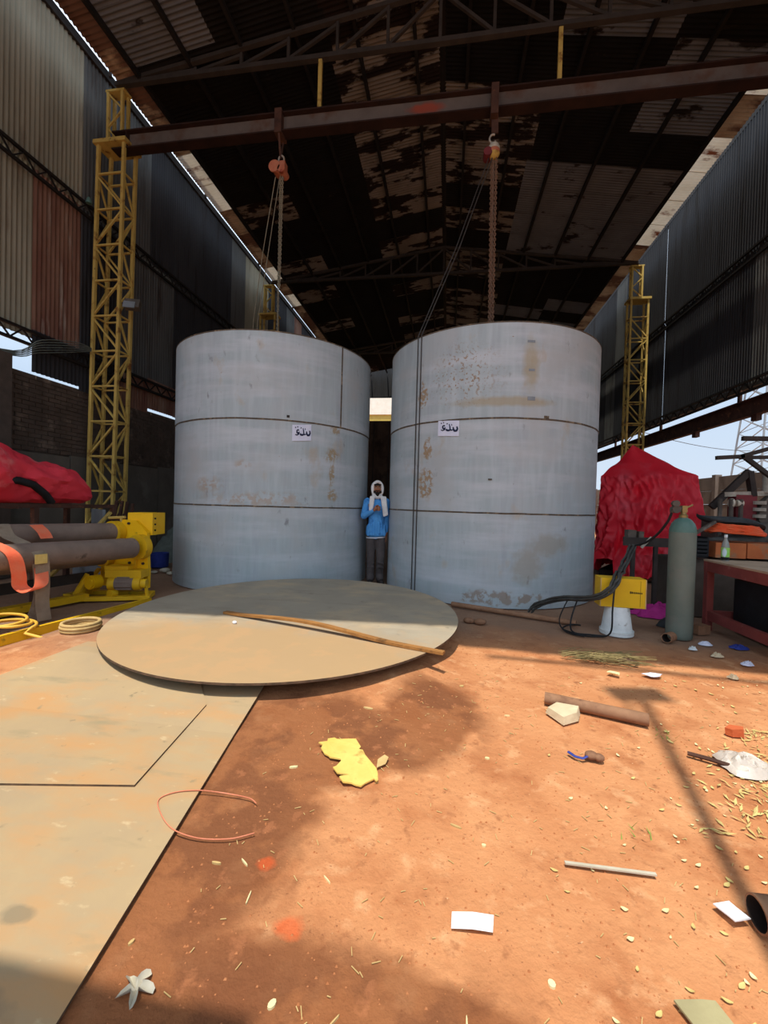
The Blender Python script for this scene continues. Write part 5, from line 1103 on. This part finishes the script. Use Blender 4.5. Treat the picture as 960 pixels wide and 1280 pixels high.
o = MB().grid(curl_leaf, 40, 5, True).build('curled_leaf', M['hoist_white'], loc=(-.793, 1.007, 0), smooth=40); tag(o, 'pale curled ragged leaf on the dark earth at lower left', 'leaf')
mb = MB(); random.seed(21)
for k in range(330):
    y = random.uniform(1.0, 3.4); x = random.uniform(-.85, .75 * y + .1)
    if x < -.5 and y > 2.4: continue
    a_ = random.uniform(0, 6.3); L_ = random.uniform(.008, .032); z = gz(x, y) + .003
    mb.bar((x, y, z), (x + math.cos(a_) * L_, y + math.sin(a_) * L_, z + .002), .0016 + .0006 * y, .002)
o = mb.build('straw_bits', M['straw'], loc=(0, 2, 0)); tag(o, 'tiny straw bits strewn across the red earth', 'straw', kind='stuff')
mb = MB()
for cx_, cy_, n_, sp_ in ((1.70, 2.22, 60, .07), (1.66, 2.05, 40, .08), (.83, 1.85, 10, .03), (1.36, 2.72, 14, .06)):
    for k in range(n_):
        x, y = cx_ + random.gauss(0, sp_), cy_ + random.gauss(0, sp_); a_ = random.uniform(0, 6.3); h_ = random.uniform(.01, .04); q = Vector((x, y, gz(x, y)))
        mb.add([q + Vector((-.003, 0, 0)), q + Vector((.003, .002, 0)), q + Vector((math.cos(a_) * .03, math.sin(a_) * .03, h_))], [(0, 1, 2)])
o = mb.build('grass_blades', M['green'], loc=(1.6, 2.2, 0)); tag(o, 'sparse green grass blades by the leaf litter at right', 'grass', kind='stuff')
# fallen leaf flecks: each one an object, more to the right
def leaf_mesh(L_, w_, mat):
    mb = MB(); n_ = 6
    for i in range(n_ + 1):
        s = i / n_; ww = w_ * math.sin(math.pi * (.06 + .9 * s)); z = .004 + .010 * (s - .5) ** 2 * 4 * .4
        mb.v += [Vector((L_ * (s - .5), -ww, z + .003)), Vector((L_ * (s - .5), 0, z)), Vector((L_ * (s - .5), ww, z + .003))]
    for i in range(n_):
        for k in range(2): mb.f.append((3 * i + k, 3 * i + 3 + k, 3 * i + 4 + k, 3 * i + 1 + k))
    return mb.mesh('fallen_leaf', M[mat], 60)
LM = [leaf_mesh(.034, .008, 'leaf'), leaf_mesh(.026, .008, 'leaf_pale'), leaf_mesh(.042, .010, 'leaf'), leaf_mesh(.022, .006, 'leaf_pale')]
random.seed(11); k = 0
while k < 230:
    y = random.uniform(1.15, 3.7); x = random.uniform(.2, .85 * y + .35)
    if random.random() > .10 + .9 * min(1, max(0, (x / y - .25) / .45)) ** 1.3: continue
    if .70 < x < 1.30 and 2.6 < y < 3.05: continue
    if x > .93 and y < 1.65: continue
    o = inst('fallen_leaf', LM[k % 4], (x, y, gz(x, y) + .001), None, (random.uniform(-.15, .15), random.uniform(-.15, .15), random.uniform(0, 6.3)))
    f_ = random.uniform(.55, .95); o.scale = (f_, f_, f_); tag(o, 'small dry yellowish leaf fleck scattered on the sunlit earth at right', 'leaf', 'fallen leaf flecks on the earth at right'); k += 1
mb = MB(); random.seed(5)
for k in range(2600):
    y = random.uniform(.9, 4.2); x = random.uniform(-.9, .9 * y + .3); s = random.uniform(.001, .0035) * (1 + .3 * y)
    if x < -.3 and y > 2.9: continue
    z = gz(x, y); mb.add([(x - s, y - s, z), (x + s, y - s * .6, z), (x + s * .7, y + s, z), (x - s * .8, y + s * .7, z), (x, y, z + s * 1.1)], [(0, 1, 4), (1, 2, 4), (2, 3, 4), (3, 0, 4)])
o = mb.build('soil_grit', M['clod'], loc=(0, 2, 0)); tag(o, 'fine grit and crumbs scattered over the red earth', 'grit', kind='stuff')
mb = MB(); random.seed(9)
for k in range(230):
    y = random.uniform(1.9, 2.9); x = y * .66 + random.gauss(.02, .10)
    if x / y < .55: continue
    a_ = random.uniform(0, 6.3); L_ = random.uniform(.01, .03); z = gz(x, y) + .006; c_, s_ = math.cos(a_) * L_, math.sin(a_) * L_
    mb.add([(x - c_, y - s_, z), (x - s_ * .25, y + c_ * .25, z + .004), (x + c_, y + s_, z + random.uniform(0, .015)), (x + s_ * .25, y - c_ * .25, z + .002)], [(0, 1, 2, 3)])
o = mb.build('leaf_litter', M['leaf'], loc=(1.6, 2.4, 0)); tag(o, 'drift of dry leaf litter along the right edge', 'leaf litter', kind='stuff')

# ------------------------------------------------------------------ behind the photographer: what throws the shadows on the earth
t = thing('lamp_post', 'tall thin post with a flat lamp head behind the viewpoint', 'post', (.58, -.02, 0))
PB = Vector((.72, .02, 0)); PH = 9.87
MB().cyl(PB, PB + Vector((0, 0, PH)), .035, 10).build('pole', M['galv'], t); MB().box(PB + Vector((-.02, 0, PH)), (.42, .22, .05), R(10)).build('lamp_head', M['galv'], t)
MB().bar(PB + Vector((-.10, .02, PH - .1)), PB + Vector((-.12, .02, PH - 1.4)), .03, .03).build('brace', M['galv'], t)
t = thing('shade_canopy', 'added canopy behind the viewpoint, there to shade the lower left earth', 'canopy', (-2.6, -1.6, 0))  # unseen canopy, added to cast the shade at lower left
for x in (-4.6, -.95): MB().bar((x, -1.0, 0), (x, -1.0, 4.6), .08, .08).build('post', M['rust'], t); MB().bar((x, -3.2, 0), (x, -3.2, 4.6), .08, .08).build('post', M['rust'], t)
MB().box((-2.8, -2.0, 4.65), (4.0, 2.9, .06)).build('roof_sheet', M['wall_grey'], t)
